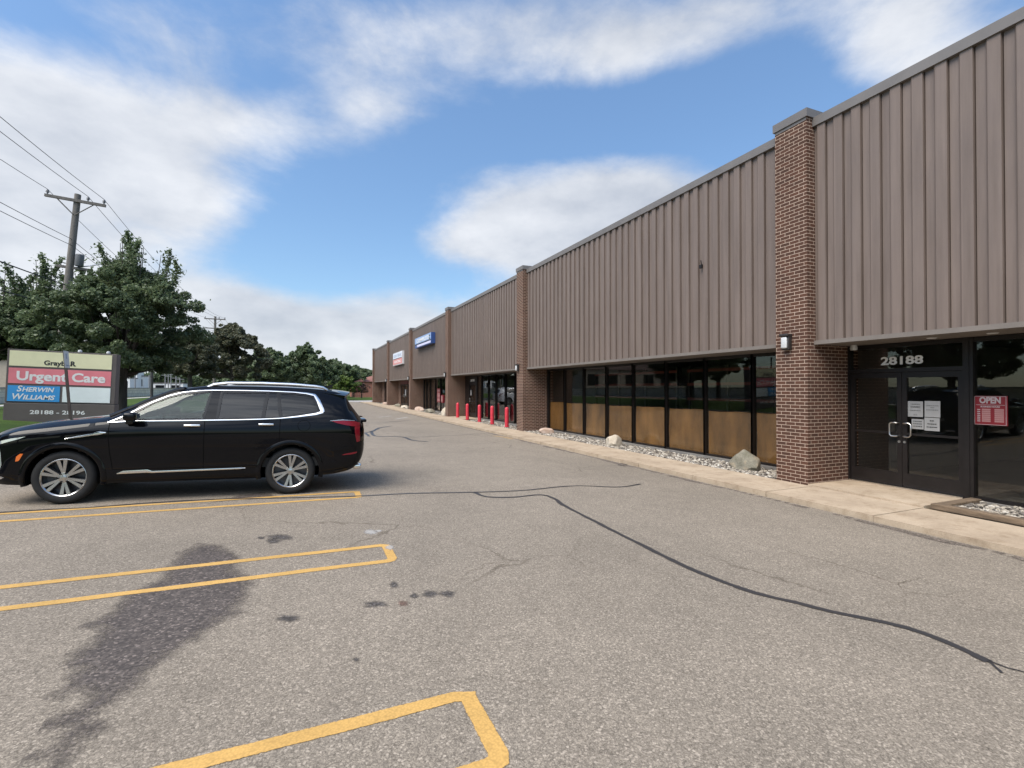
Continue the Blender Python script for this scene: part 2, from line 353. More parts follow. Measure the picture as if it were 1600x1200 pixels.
def glass_mat(name, tint, ior=1.5, rough=0.0):
    m = bpy.data.materials.new(name); m.use_nodes = True; N = m.node_tree.nodes; L = m.node_tree.links; N.clear()
    o = N.new('ShaderNodeOutputMaterial'); t = N.new('ShaderNodeBsdfTransparent'); t.inputs[0].default_value = (*tint, 1)
    g = N.new('ShaderNodeBsdfGlossy'); g.inputs['Roughness'].default_value = rough
    ge = N.new('ShaderNodeNewGeometry'); dt = N.new('ShaderNodeVectorMath'); dt.operation = 'DOT_PRODUCT'; L.new(ge.outputs['Normal'], dt.inputs[0]); L.new(ge.outputs['Incoming'], dt.inputs[1])
    def mm(op, a, b=0.0):
        q = N.new('ShaderNodeMath'); q.operation = op
        for i, z in enumerate((a, b)):
            if isinstance(z, (int, float)): q.inputs[i].default_value = z
            else: L.new(z, q.inputs[i])
        return q.outputs[0]
    f0 = ((ior - 1) / (ior + 1)) ** 2                    # reflectance at any angle from either face of the pane
    fr = mm('ADD', f0, mm('MULTIPLY', 1 - f0, mm('POWER', mm('SUBTRACT', 1.0, mm('ABSOLUTE', dt.outputs['Value'])), 5.0)))
    x = N.new('ShaderNodeMixShader'); L.new(fr, x.inputs[0]); L.new(t.outputs[0], x.inputs[1]); L.new(g.outputs[0], x.inputs[2]); L.new(x.outputs[0], o.inputs[0]); return m
M['glass'] = glass_mat('tinted_shop_glass', (.95, .94, .91), 1.5)

# ------------------------------------------------------------------ the setting
def sheet(name, xs, ys, zf, m):
    mb = MB(); nx = len(xs); vs = [(x, y, zf(x, y)) for y in ys for x in xs]
    mb.add(vs, [(j * nx + i, j * nx + i + 1, (j + 1) * nx + i + 1, (j + 1) * nx + i) for j in range(len(ys) - 1) for i in range(nx - 1)])
    return struct(mb.build(name, m, fix=False))
def grass_mat():
    m = mat('lawn', (.05, .08, .02), .95, spec=.1); N, L, b = nodes(m); p = pos(N)
    c = ramp(N, L, ntex(N, L, p, .7, 7, .65).outputs['Fac'], [(.3, (.040, .068, .018)), (.55, (.062, .105, .026)), (.75, (.095, .12, .045))])
    f = ramp(N, L, ntex(N, L, p, 30, 4, .7).outputs['Fac'], [(.3, (.55, .55, .55)), (.7, (1.35, 1.3, 1.2))])
    L.new(mixc(N, L, 1, c, f, 'MULTIPLY'), b.inputs['Base Color']); bump(N, L, b, ntex(N, L, p, 35, 5).outputs['Fac'], .8, .03); return m
M['grass'] = grass_mat()
def lawn_z(x, y):
    if x > -6.3: base = .45
    elif x > -10: base = .45 + .37 * (-6.3 - x) / 3.7
    else: base = .82
    return base
sheet('ground', [-3000, -400, -60, -7, 7.72, 60, 400, 3000], [-3000, -400, -60, -20, 96, 140, 400, 3000], lambda x, y: (gz(x) if x < 7.72 else 0) - .06, M['grass'])
sheet('parking_lot', [-6.15, -3, 0, 3, 5.5, 7.705], [-40, -20, 0, 10, 20, 40, 75], lambda x, y: gz(x), M['asphalt'])
sheet('driveway', [-5.9, 0, 7.705, 30], [75, 84], lambda x, y: gz(x) + .002, M['concrete_old'])
sheet('lawn', [-24, -18, -14, -10, -8.5, -7.4, -6.3], [-40, -20, 0, 10, 20, 30, 40, 60, 90, 130], lawn_z, M['grass'])
sheet('far_lawn', [-6.3, 0, 8, 20, 60], [84, 92, 130], lambda x, y: gz(x) + .06, M['grass'])
kb = MB(); kb.box(-6.3, -6.15, -40, 75, .2, .46); struct(kb.build('lawn_kerb', M['concrete_old']))
sheet('public_sidewalk', [-18.9, -17.3], [-40, 0, 40, 130], lambda x, y: .832, M['concrete_old'])
sheet('road', [-60, -24], [-200, 0, 200, 600], lambda x, y: .5, M['asphalt_old'])

# pavement along the shops, with joints cut between its slabs
mb = MB(); y = -20.0
jr = random.Random(3)
while y < 71.5:
    ln = 1.83 if y > 2 else 1.9
    mb.box(7.72 + jr.uniform(-.012, .012), 8.94, y, y + ln - .012, -.1, .09 + jr.uniform(-.006, .006)); y += ln
struct(mb.build('sidewalk', M['concrete']))
mb = MB(); mb.box(8.95, 10.18, 4.62, 6.54, -.1, .12); mb.box(8.95, 10.18, 28.6, 32.5, -.1, .1); mb.box(8.95, 10.18, 51, 56, -.1, .1)
struct(mb.build('entrance_slab', M['concrete']))
mb = MB(); mb.box(8.945, 10.24, -20, 72, -.3, -.02); struct(mb.build('planting_bed', noisy('bed_soil', (.10, .085, .07), .95, .3, 8)))

# painted stall markings: a long hairpin of two lines closed at the aisle end
def strip(name, pts, width, z, m, closed=False, fade_edge=None, kind='structure'):
    pts = [Vector((p[0], p[1])) for p in pts]; n = len(pts); vs = []; fs = []; fd = []
    for i, p in enumerate(pts):
        a = pts[(i - 1) % n] if closed or i > 0 else p; b = pts[(i + 1) % n] if closed or i < n - 1 else p
        d1 = (p - a).normalized() if (p - a).length else (b - p).normalized(); d2 = (b - p).normalized() if (b - p).length else d1
        t = (d1 + d2).normalized(); nn = Vector((-t.y, t.x)); k = 1 / max(.5, t.dot(d1)); wd = width[i] if isinstance(width, list) else width
        for s in (-.5, -.36, .36, .5):
            q = p + nn * wd * k * s; vs.append((q.x, q.y, gz(q.x) + z)); fd.append(.35 if abs(s) == .5 else .90)
    for i in range(n - 1 + closed):
        j = (i + 1) % n
        for c in range(3): fs.append((4 * i + c, 4 * j + c, 4 * j + c + 1, 4 * i + c + 1))
    mb = MB(); mb.add(vs, fs); o = mb.build(name, m, fix=False)
    at = o.data.attributes.new('fade', 'FLOAT', 'POINT'); at.data.foreach_set('value', fd)
    o['kind'] = kind; return o
def dense(pts, step):
    out = []
    for a, b in zip(pts, pts[1:]):
        a = Vector(a); b = Vector(b); k = max(1, int((b - a).length / step))
        out += [a + (b - a) * i / k for i in range(k)]
    return out + [Vector(pts[-1])]
def wob(pts, amp, rr): return [Vector((p.x + rr.uniform(-amp, amp), p.y + rr.uniform(-amp, amp))) for p in pts]
for (yf, yn, xl) in ((8.93, 8.46, -5.0), (5.765, 5.225, -5.0), (2.775, 2.215, -5.0)):
    rr = random.Random(int(yf * 10))
    f = lambda x, y0: (x, y0 + .045 * (x - .93))
    path = dense([f(xl, yf), f(.82, yf)], .35) + [Vector(f(.89, yf - .03))] + dense([f(.89, yf - .06), f(.89, yn + .06)], .3) + [Vector(f(.87, yn + .015))] + dense([f(.82, yn), f(xl, yn)], .35)
    strip('parking_stripe', wob(path, .006, rr), .105, .0035, M['yellow'])
strip('parking_stripe', [gnd(592, 652), gnd(612, 650)], .14, .005, M['oldwhite'])
strip('parking_stripe', [gnd(618, 655), gnd(637, 652)], .14, .005, M['oldwhite'])
strip('parking_stripe', [gnd(772, 681), gnd(788, 683), gnd(800, 686)], .30, .005, M['oldyellow'])

def seal(px, width, jit=.02, seed=1):
    rr = random.Random(seed); pts = [Vector(gnd(*p)) for p in px]; out = []
    for i in range(len(pts) - 1):                       # Catmull-Rom through the traced points, on the ground
        p0 = pts[max(0, i - 1)]; p1 = pts[i]; p2 = pts[i + 1]; p3 = pts[min(len(pts) - 1, i + 2)]
        k = max(2, int((p2 - p1).length / .12))
        for j in range(k):
            t = j / k; out.append(.5 * ((2 * p1) + (p2 - p0) * t + (2 * p0 - 5 * p1 + 4 * p2 - p3) * t * t + (3 * p1 - p0 - 3 * p2 + p3) * t ** 3))
    out.append(pts[-1]); wd = [width * rr.uniform(.8, 1.2) for _ in out]
    return strip('crack_seal', wob(out, jit * .3, rr), wd, .0055, M['tar'])
seal([(-40, 803), (60, 797), (140, 793), (230, 786), (340, 780), (440, 778), (560, 775), (640, 771), (745, 769), (820, 766), (870, 761), (905, 759), (960, 761), (985, 759), (1000, 756)], .06, seed=1)
seal([(741, 769), (760, 776), (800, 777), (845, 773), (868, 780), (880, 789), (930, 815), (1000, 850), (1060, 880), (1120, 905), (1180, 926), (1240, 940), (1300, 955), (1380, 972), (1440, 988), (1500, 1013), (1540, 1032)], .068, seed=2)
seal([(1538, 1031), (1552, 1040), (1562, 1050)], .02, seed=3)
seal([(1540, 1030), (1570, 1042), (1600, 1049), (1640, 1062)], .014, seed=8)
seal([(573, 676), (582, 674), (592, 669), (603, 667), (612, 666)], .13, seed=4)
seal([(580, 674), (586, 681), (610, 682), (630, 683), (645, 688), (668, 690)], .12, seed=5)
seal([(630, 683), (700, 681), (760, 677), (790, 676)], .04, seed=6)
seal([(570, 661), (600, 660), (640, 657)], .08, seed=7)
seal([(570, 676), (574, 679), (577, 682)], .1, seed=9)

def blot(name, px, m, z=.0015, soft=.35, world=None):
    """irregular stain: outline points on the ground, fading to its rim"""
    P = [Vector(p) for p in world] if world else [Vector(gnd(*p)) for p in px]
    c = sum(P, Vector((0, 0))) / len(P); Q = []
    for i in range(len(P)):
        p1 = P[i]; p2 = P[(i + 1) % len(P)]; k = max(1, int((p2 - p1).length / .15)); Q += [p1 + (p2 - p1) * j / k for j in range(k)]
    bm = bmesh.new(); vs = [bm.verts.new((q.x, q.y, 0)) for q in Q]
    es = [bm.edges.new((vs[i], vs[(i + 1) % len(vs)])) for i in range(len(vs))]
    bmesh.ops.triangle_fill(bm, edges=es, use_beauty=True)
    for _ in range(4):
        long = [e for e in bm.edges if e.calc_length() > .22]
        if not long: break
        bmesh.ops.subdivide_edges(bm, edges=long, cuts=1); bmesh.ops.triangulate(bm, faces=bm.faces[:])
    bm.verts.ensure_lookup_table(); rim = np.array([[q.x, q.y] for q in Q]); fd = []
    for q in bm.verts:
        d = np.sqrt(((rim - np.array([q.co.x, q.co.y])) ** 2).sum(1)).min(); fd.append(min(1.0, d / soft)); q.co.z = gz(q.co.x) + z
    bm.verts.index_update(); mb = MB(); mb.add([q.co for q in bm.verts], [[q.index for q in f.verts] for f in bm.faces]); bm.free()
    o = mb.build(name, m, fix=False); at = o.data.attributes.new('fade', 'FLOAT', 'POINT'); at.data.foreach_set('value', fd); o['kind'] = 'structure'; return o
k = 660 / 1600
blot('damp_patch', [(x * k, 760 + y * k) for x, y in [(590, 300), (640, 250), (750, 205), (860, 210), (960, 250), (950, 300), (1010, 350), (1010, 410), (920, 500), (780, 600), (640, 710), (480, 840), (400, 960), (330, 1080), (220, 1200), (0, 1230), (60, 1090), (130, 960), (210, 830), (130, 770), (190, 660), (290, 560), (310, 500), (430, 400), (560, 350)]], M['wet'], soft=.32)
blot('damp_patch', [(370, 772), (420, 765), (450, 776), (400, 781), (340, 786), (300, 790)], M['wet'], soft=.3)
def spot(name, u, v, ru, rv, m, z):
    """small round stain built as rings so that it fades from its middle"""
    n = 16; rings = ((0, .95), (.4, .9), (.7, .68), (1.0, .40), (1.3, .0)); vs = []; fd = []; fs = []; rr = random.Random(int(u * 7 + v)); wv = [rr.uniform(.75, 1.2) for _ in range(n)]
    for r, f in rings:
        for i in range(n):
            a = 2 * math.pi * i / n; x, y = gnd(u + ru * r * wv[i] * math.cos(a), v + rv * r * wv[i] * math.sin(a)); vs.append((x, y, gz(x) + z)); fd.append(f)
    for j in range(len(rings) - 1):
        for i in range(n): k = (i + 1) % n; fs.append((j * n + i, j * n + k, (j + 1) * n + k, (j + 1) * n + i) if j else (i, n + k, n + i))
    mb = MB(); mb.add(vs, fs); o = mb.build(name, m, fix=False); at = o.data.attributes.new('fade', 'FLOAT', 'POINT'); at.data.foreach_set('value', fd); o['kind'] = 'structure'
def ell(u, v, ru, rv, n=14): return [(u + ru * math.cos(2 * math.pi * i / n), v + rv * math.sin(2 * math.pi * i / n)) for i in range(n)]
for (u, v, ru, rv, kx) in ((440, 839, 20, 5, 'oil'), (428, 845, 12, 4, 'oil'), (409, 840, 6, 2.5, 'oil'), (673, 927, 15, 5, 'oil'), (700, 927, 13, 5, 'oil'), (648, 930, 7, 4, 'oil'), (588, 943, 20, 5, 'oil'),
                           (630, 942, 8, 5, 'rust'), (616, 913, 8, 5, 'oil'), (452, 965, 18, 5, 'oil'), (558, 1029, 5, 3, 'oil'),
                           (580, 831, 11, 4, 'pale'), (592, 829, 6, 2, 'pale'), (974, 726, 8, 2.5, 'oil')):
    spot('ground_stain', u, v, ru, rv, M[kx], .0025)
jr = random.Random(11)
for (y0, y1) in ((-2, 9), (9, 20), (20, 40), (40, 70)):
    L1 = []; L2 = []; y = y0
    while y <= y1: L1.append((7.70, y)); L2.append((7.57 - jr.uniform(.0, .15) * (1.3 if y < 9 else 1), y)); y += .35
    blot('kerb_dirt', None, M['dirt'], .003, .045, world=L1 + L2[::-1])
# white scuff on the end of the second stall marking
spot('ground_stain', 609, 855, 7, 4, M['pale'], .006)

# loose gravel beds under the shop windows (nobody could count it)
def gravel(y0, y1, x0, x1, z, n, seed, smin=.018, smax=.042):
    rs = np.random.RandomState(seed); bm = bmesh.new(); bmesh.ops.create_icosphere(bm, subdivisions=1, radius=1)
    bv = np.array([q.co[:] for q in bm.verts]); bf = np.array([[q.index for q in f.verts] for f in bm.faces]); bm.free()
    V = []; F = []
    for i in range(n):
        s = rs.uniform(smin, smax) * np.array([rs.uniform(.7, 1.4), rs.uniform(.7, 1.4), rs.uniform(.5, .85)])
        v = bv * (1 + rs.uniform(-.22, .22, (len(bv), 1))) * s; a = rs.uniform(0, 6.28); c, sn = math.cos(a), math.sin(a)
        v = np.stack([v[:, 0] * c - v[:, 1] * sn, v[:, 0] * sn + v[:, 1] * c, v[:, 2]], 1)
        x = x0 + (x1 - x0) * rs.beta(.9, 1.5) if x0 < 9.2 else rs.uniform(x0, x1)
        v += np.array([x, rs.uniform(y0, y1), z + rs.uniform(-.005, .04)]); F.append(bf + i * len(bv)); V.append(v)
    return np.concatenate(V), np.concatenate(F)
def pebble_mat():
    m = mat('river_pebbles', (.4, .36, .3), .85, spec=.25); N, L, b = nodes(m); g = N.new('ShaderNodeNewGeometry')
    L.new(ramp(N, L, g.outputs['Random Per Island'], [(0, (.07, .06, .05)), (.3, (.16, .14, .12)), (.55, (.30, .26, .205)), (.8, (.40, .35, .285)), (1, (.60, .56, .49))]), b.inputs['Base Color']); return m
M['pebble'] = pebble_mat()
Vs = []; Fs = []; nb = 0
for a in ((7.25, 20.4, 8.97, 10.1, .045, 9500, 1), (-2, 4.40, 9.12, 10.1, .10, 2600, 2), (21.0, 28.5, 8.99, 10.1, .02, 2600, 3), (33.3, 44.7, 8.99, 10.1, .02, 2200, 4), (45.4, 51, 8.99, 10.1, .02, 700, 5), (58, 69.5, 8.99, 10.1, .02, 700, 6)):
    v, f = gravel(*a); Vs.append(v); Fs.append(f + nb); nb += len(v)
mb = MB(); mb.v = np.concatenate(Vs).tolist(); mb.f = [tuple(q) for q in np.concatenate(Fs).tolist()]
tag(mb.build('gravel', M['pebble'], smooth=False, fix=False), 'pale and grey river pebbles in the beds along the shop fronts', 'gravel', kind='stuff')

# ------------------------------------------------------------------ the long commercial building
XP, XF, XG = 8.96, 9.15, 10.2          # pillar faces, cladding face, glass line
ZB, ZT, ZPT = 2.80, 7.20, 7.34         # bottom and top of the cladding, top of the pillars
PIL = [-5.4, 7.23 - .69, 20.5 - .69, 32.5 - .69, 44.8 - .69, 57.3 - .69, 69.6 - .69]      # near edge (smaller y) of each pillar; the first is beside the camera
PW = .69
bld = empty('commercial_building', (8.96, 6.5, 0), 'long low commercial building of brown ribbed metal and brick pillars', 'building')
for y in PIL:
    o = MB().box(XP, XG + .25, y, y + PW, -.1, ZPT - .14).build('brick_pillar', M['brick'], bld)
    MB().box(XP - .03, XG + .28, y - .03, y + PW + .03, ZPT - .14, ZPT + .02).build('pillar_cap', M['coping'], o)
    MB().box(XP - .006, XP + .002, y + .005, y + PW - .005, ZPT - .2, ZPT - .14).build('flashing', M['coping'], o)
def bay(y0, y1):
    """ribbed metal cladding between two pillars, its coping, trims and soffit"""
    mb = MB(); per = .322; y = y1 - .06; pts = [(XF + .042, y1)]
    while y - per > y0 + .05:
        pts += [(XF + .042, y), (XF + .014, y - .001), (XF, y - .02), (XF, y - .172), (XF + .042, y - .175), (XF + .10, y - .176), (XF + .10, y - .190), (XF + .042, y - .191)]; y -= per
    pts += [(XF + .042, y0)]
    vs = [(p[0], p[1], ZB + .07) for p in pts] + [(p[0], p[1], ZT - .16) for p in pts]; n = len(pts)
    mb.add(vs, [(i, i + 1, n + i + 1, n + i) for i in range(n - 1)])
    f = mb.build('metal_cladding', M['cladding'], bld, fix=False)
    MB().box(XF - .03, XF + .35, y0 + .002, y1 - .002, ZT - .17, ZT).build('coping', M['coping'], f)
    MB().box(XF - .012, XF + .065, y0 + .002, y1 - .002, ZB - .002, ZB + .075).build('bottom_trim', M['soffit'], f)
    MB().box(XF + .066, XG + .3, y0 + .002, y1 - .002, ZB, ZB + .06).build('soffit', M['soffit'], bld)
    MB().box(XF + .12, XF + .3, y0 + .002, y1 - .002, ZB + .08, ZT - .2).build('parapet_wall', M['inside'], bld)
BAYS = [(PIL[i] + PW, PIL[i + 1]) for i in range(len(PIL) - 1)]
for a, b in BAYS: bay(a, b)
# interior shell and roof
mb = MB(); mb.box(10.45, 24, -5.4, 69.6, -.1, .10); mb.build('floor', M['inside_floor'], bld)
mb = MB(); mb.box(18, 18.2, -5.4, 69.6, .10, 3.0); [mb.box(10.5, 18, y + .2, y + .4, .10, 3.0) for y in PIL]; mb.build('inner_wall', M['inside'], bld)
MB().box(XF + .36, 24, -5.35, 69.55, 6.7, 6.9).build('roof', M['coping'], bld)
MB().box(10.5, 24, -5.35, 69.55, 3.05, 3.2).build('ceiling', M['inside'], bld)
MB().box(24, 24.3, -5.4, 69.6, -.1, 7.0).build('wall', M['brick'], bld)
MB().box(XG + .3, 24, 69.3, 69.6, -.1, 7.0).build('wall', M['brick'], bld)
MB().box(XG + .3, 24, -5.4, -5.1, -.1, 7.0).build('wall', M['brick'], bld)

SILL = .13
def window(y0, y1, z0=SILL, z1=ZB - .01, mull=.05, left=True, right=True):
    """one framed pane; frame bars butt end to end"""
    m = mull / 2; fr = MB()
    fr.box(XG - .05, XG + .06, y0 + m, y1 - m, z0, z0 + .05); fr.box(XG - .05, XG + .06, y0 + m, y1 - m, z1 - .07, z1)
    fr.box(XG - .065, XG + .065, y1 - m, y1 + m - .002, z0, z1)
    fr.box(XG - .065, XG + .065, y0 - m + .002, y0 + m, z0, z1) if left else None
    f = fr.build('window', M['bronze'], bld)
    MB().box(XG - .004, XG + .004, y0 + m, y1 - m, z0 + .05, z1 - .07).build('pane', M['glass'], f)
    return f
def sill(y0, y1): MB().box(XG - .12, XG + .12, y0, y1, -.05, SILL).build('sill', M['sill'], bld)
def leaf_door(y0, y1, z0=.15, z1=2.25, handle=None, label=None):
    fr = MB(); s = .078
    fr.box(XG - .03, XG + .03, y0, y0 + s, z0, z1); fr.box(XG - .03, XG + .03, y1 - s, y1, z0, z1)
    fr.box(XG - .03, XG + .03, y0 + s, y1 - s, z1 - .1, z1); fr.box(XG - .03, XG + .03, y0 + s, y1 - s, z0, z0 + .25)
    fr.box(XG - .035, XG + .035, y0 + s, y1 - s, 1.10, 1.14)
    d = fr.build('door', M['bronze'], bld)
    MB().box(XG - .004, XG + .004, y0 + s, y1 - s, z0 + .25, 1.10).build('pane', M['glass'], d)
    MB().box(XG - .004, XG + .004, y0 + s, y1 - s, 1.14, z1 - .1).build('pane', M['glass'], d)
    if handle is not None:
        sgn = -1 if handle > (y0 + y1) / 2 else 1; hb = handle; e = hb + sgn * .13
        MB().tube([(XG - .03, hb, 1.31), (XG - .09, hb + sgn * .01, 1.315), (XG - .095, hb + sgn * .04, 1.32), (XG - .095, e - sgn * .03, 1.32), (XG - .095, e, 1.29), (XG - .095, e, 1.10), (XG - .095, e - sgn * .03, 1.07), (XG - .095, hb + sgn * .04, 1.07), (XG - .09, hb + sgn * .01, 1.075), (XG - .03, hb, 1.08)], .013, 10).build('handle', M['steel'], d, smooth=True)
        MB().lathe([(.022, -.045), (.022, -.03)], 16, 'x', (XG, hb, .97)).build('lock', M['steel'], d, smooth=True)
    return d
# bay beside the camera: the double doors of number 28188 and the big pane to their right
ya, yb = PIL[1], 4.655
MB().box(XG - .07, XG + .07, yb - .085, yb, .12, ZB - .01).build('door_post', M['bronze'], bld)
MB().box(XG - .07, XG + .07, ya - .03, ya, .12, ZB - .01).build('door_post', M['bronze'], bld)
MB().box(XG - .06, XG + .06, yb, ya - .03, 2.255, 2.325).build('door_header', M['bronze'], bld)
MB().box(XG - .055, XG + .055, yb, ya - .03, 2.72, ZB - .012).build('door_header', M['bronze'], bld)
MB().box(XG - .004, XG + .004, yb, ya - .03, 2.325, 2.72).build('transom_pane', M['glass'], bld)
MB().box(XG - .10, XG + .1, yb, ya - .03, .11, .145).build('threshold', M['steel'], bld)
ym = (yb + ya - .03) / 2 + .004
leaf_door(ym + .004, ya - .034, handle=ym + .045); leaf_door(yb + .004, ym - .004, handle=ym - .045)
for i in range(4): window(yb - .112 - 2.25 * (i + 1), yb - .112 - 2.25 * i)
sill(PIL[0] + PW, yb - .086)
# bay with the papered windows
yl = [19.78, 18.28, 16.74, 15.18, 13.62, 12.0, 10.42, 8.86, 7.26]
MB().box(XG - .06, XG + .06, 19.74, PIL[2] - .001, SILL, ZB - .01).build('window_post', M['bronze'], bld)
for a, b in zip(yl, yl[1:]): window(b, a, mull=.055)
sill(PIL[1] + PW, PIL[2])
# third bay: a narrow door then tall panes
yl = [29.5, 28.6, 27.4, 26.2, 24.8, 23.5, 22.0, 20.55]
leaf_door(29.66, 31.0, handle=30.85)
MB().box(XG - .06, XG + .06, 31.004, PIL[3] - .001, .1, ZB - .01).build('door_panel', M['bronze'], bld)
MB().box(XG - .055, XG + .055, 29.66, 31.0, 2.255, ZB - .012).build('door_panel', M['bronze'], bld)
MB().box(XG - .075, XG + .075, 29.53, 29.656, .1, ZB - .01).build('door_post', M['bronze'], bld)
for a, b in zip(yl, yl[1:]): window(b, a, mull=.07)
sill(20.5, 29.5)
# fourth bay: panes
yl = [44.05, 43.0, 41.7, 39.9, 38.3, 36.6, 34.9, 33.2, 32.55]
for a, b in zip(yl, yl[1:]): window(b, a, mull=.08)
sill(32.5, 44.1)
# fifth bay: pair of doors under a maroon header
MB().box(XG - .075, XG + .06, 51.2, 55.3, 2.40, ZB - .01).build('door_header', noisy('maroon_panel', (.12, .03, .03), .6, .1), bld)
for y0 in (51.4, 53.25): leaf_door(y0, y0 + 1.75, handle=y0 + (1.6 if y0 < 52 else .15), z1=2.38)
MB().box(XG - .05, XG + .05, 55.32, 56.6, .1, ZB - .01).build('wall_panel', M['brick'], bld)
yl = [51.3, 49.6, 48.0, 46.4, 44.85]
for a, b in zip(yl, yl[1:]): window(b, a, mull=.08)
sill(44.8, 51.3)
yl = [66.6, 64.4, 62.2, 60, 57.4]
for a, b in zip(yl, yl[1:]): window(b, a, mull=.08)
MB().box(XG - .05, XG + .05, 66.65, 68.9, .1, ZB - .01).build('wall_panel', M['brick'], bld)
sill(57.3, 66.6)
# recessed round lights in the soffit by the entrance
for y in (4.9, 4.1): MB().lathe([(.06, -.012), (.075, 0)], 20, 'z', (9.75, y, ZB - .001)).build('soffit_light', M['lamp_glass'], bld, smooth=True)
MB().lathe([(.055, -.10), (.065, -.06), (.05, -.01), (.05, 0)], 20, 'z', (9.95, 6.3, ZB - .002)).build('soffit_light', M['lamp_glass'], bld, smooth=True)
# small bracket left on the cladding
mb = MB(); mb.box(XF - .05, XF, 9.42, 9.50, 4.93, 5.02); mb.tube([(XF - .03, 9.44, 5.02), (XF - .06, 9.43, 5.12)], .012, 6); mb.build('bracket', M['bronze'], bld)

# brown paper behind the panes of the second bay
yl = [19.78, 18.28, 16.74, 15.18, 13.62, 12.0, 10.42, 8.86, 7.26]
plab = ['narrow brown paper sheet in the pane beside the far brick pillar', 'brown paper sheet behind the pink rock window', 'brown paper in the pane third from the far pillar',
        'brown paper in the pane behind the cream rock', 'brown paper in the pane just right of the thick post', 'brown paper in the pane third from the near pillar',
        'brown paper in the widest pane, left of the grey rock', 'brown paper sheet behind the grey rock beside the near brick pillar']
for i, (a, b) in enumerate(zip(yl, yl[1:])):
    mb = MB(); n = 12; zt = 1.36 + R.uniform(-.02, .02); vs = []; rr = random.Random(i)
    for k in range(n + 1):
        yy = b + .03 + (a - b - .06) * k / n; dx = .012 * math.sin(k * 1.3 + i) + rr.uniform(-.004, .004)
        vs += [(XG + .075 + dx, yy, SILL + .02), (XG + .075 - dx * .6, yy, .75), (XG + .08 + dx, yy, zt + rr.uniform(-.006, .006) + .01 * math.sin(k * .5))]
    mb.add(vs, [(3 * k + c, 3 * k + 3 + c, 3 * k + 4 + c, 3 * k + 1 + c) for k in range(n) for c in (0, 1)])
    tag(mb.build('window_paper', M['paper'], fix=False, smooth=True), plab[i], 'paper', 'brown paper covering the shop windows')
# storage racks dimly seen through the upper panes
def rack(y0, y1, x, label):
    t = empty('storage_rack', (x, y0, .1), label, 'rack', 'steel racks inside the papered shop')
    for yy in np.linspace(y0, y1, 4): MB().box(x, x + .08, yy, yy + .08, .1, 2.7).build('post', M['bronze'], t)
    for z in (1.55, 2.05, 2.5): MB().box(x - .02, x, y0, y1 + .08, z, z + .09).build('beam', M['rack_red'], t)
    for z in (1.6, 2.1): MB().box(x + .001, x + .8, y0 + .1, y1, z, z + .03).build('shelf', M['inside_floor'], t)
rack(8.2, 13.2, 12.2, 'orange steel storage rack inside the shop nearest the brick pillar'); rack(13.8, 19, 12.2, 'orange steel storage rack inside the far half of the papered shop')

# ------------------------------------------------------------------ things on the building
def facing(mb_items): pass
RIGHT, UP = (0, -1, 0), (0, 0, 1)      # lettering on the shop fronts reads towards the camera's right
mb = MB(); text_on(mb, '28188', .205, (XG - .012, 5.60, 2.40), RIGHT, UP, fit=.70, bold=.006, extrude=.004)
tag(mb.build('address_number', M['white_letter']), 'white numerals 28188 on the glass above the double doors', 'number')
def notice(y0, y1, z0, z1, label, lines):
    t = empty('notice', (XG - .012, (y0 + y1) / 2, z0), label, 'notice', 'white notices taped to the door')
    mb = MB(); n = 4; vs = []
    for k in range(n + 1):
        yy = y0 + (y1 - y0) * k / n; b = .003 * math.sin(k * 1.7 + y0 * 9); vs += [(XG - .010 - b, yy, z0), (XG - .009, yy, z1)]
    mb.add(vs, [(2 * k, 2 * k + 2, 2 * k + 3, 2 * k + 1) for k in range(n)]); mb.build('sheet', M['white_paper'], t, fix=False)
    mb = MB(); h = z1 - z0
    for (fz, w, thick) in lines:
        c = (y0 + y1) / 2; z = z0 + fz * h; x = c - w / 2 * (y1 - y0); rr = random.Random(int(fz * 100))
        while x < c + w / 2 * (y1 - y0):
            l = rr.uniform(.012, .035); mb.box(XG - .0165, XG - .0145, x, min(x + l, c + w / 2 * (y1 - y0)), z, z + thick); x += l + .007
    mb.build('printing', M['ink'], t)
notice(5.26, 5.50, 1.44, 1.72, 'white sheet with fine print, upper left of the four on the door', [(.80, .6, .008), (.66, .62, .006), (.6, .6, .006), (.4, .7, .005), (.12, .25, .006)])
notice(5.00, 5.235, 1.445, 1.73, 'white sheet with three short lines, upper right of the four on the door', [(.7, .8, .006), (.58, .25, .006), (.44, .78, .006)])
notice(5.25, 5.44, 1.22, 1.40, 'small curled white sheet, lower left of the four on the door', [(.75, .7, .012), (.5, .7, .012), (.25, .75, .012)])
notice(5.01, 5.24, 1.205, 1.435, 'white sheet with bold black lines, lower right of the four on the door', [(.74, .28, .014), (.5, .6, .014), (.26, .68, .014)])
t = empty('hours_sign', (XG - .02, 4.32, 1.36), 'red OPEN business hours sign on the window right of the doors', 'sign')
MB().box(XG - .022, XG - .012, 4.105, 4.515, 1.36, 1.83).build('board', M['red_sign'], t)
mb = MB(); text_on(mb, 'OPEN', .135, (XG - .0225, 4.32, 1.715), RIGHT, UP, fit=.27, bold=.006, extrude=.002)
mb.box(XG - .025, XG - .0222, 4.14, 4.50, 1.682, 1.688)
text_on(mb, 'BUSINESS HOURS', .035, (XG - .0225, 4.32, 1.645), RIGHT, UP, fit=.24, bold=.001, extrude=.002)
for b in ((4.12, 4.126, 1.365, 1.825), (4.514, 4.52, 1.365, 1.825), (4.126, 4.514, 1.365, 1.371), (4.126, 4.514, 1.819, 1.825)): mb.box(XG - .025, XG - .0222, *b)
for i in range(7):
    z = 1.60 - i * .031
    mb.box(XG - .025, XG - .0222, 4.445, 4.485, z, z + .014)
mb.build('lettering', M['sign_letter'], t)
mb = MB()
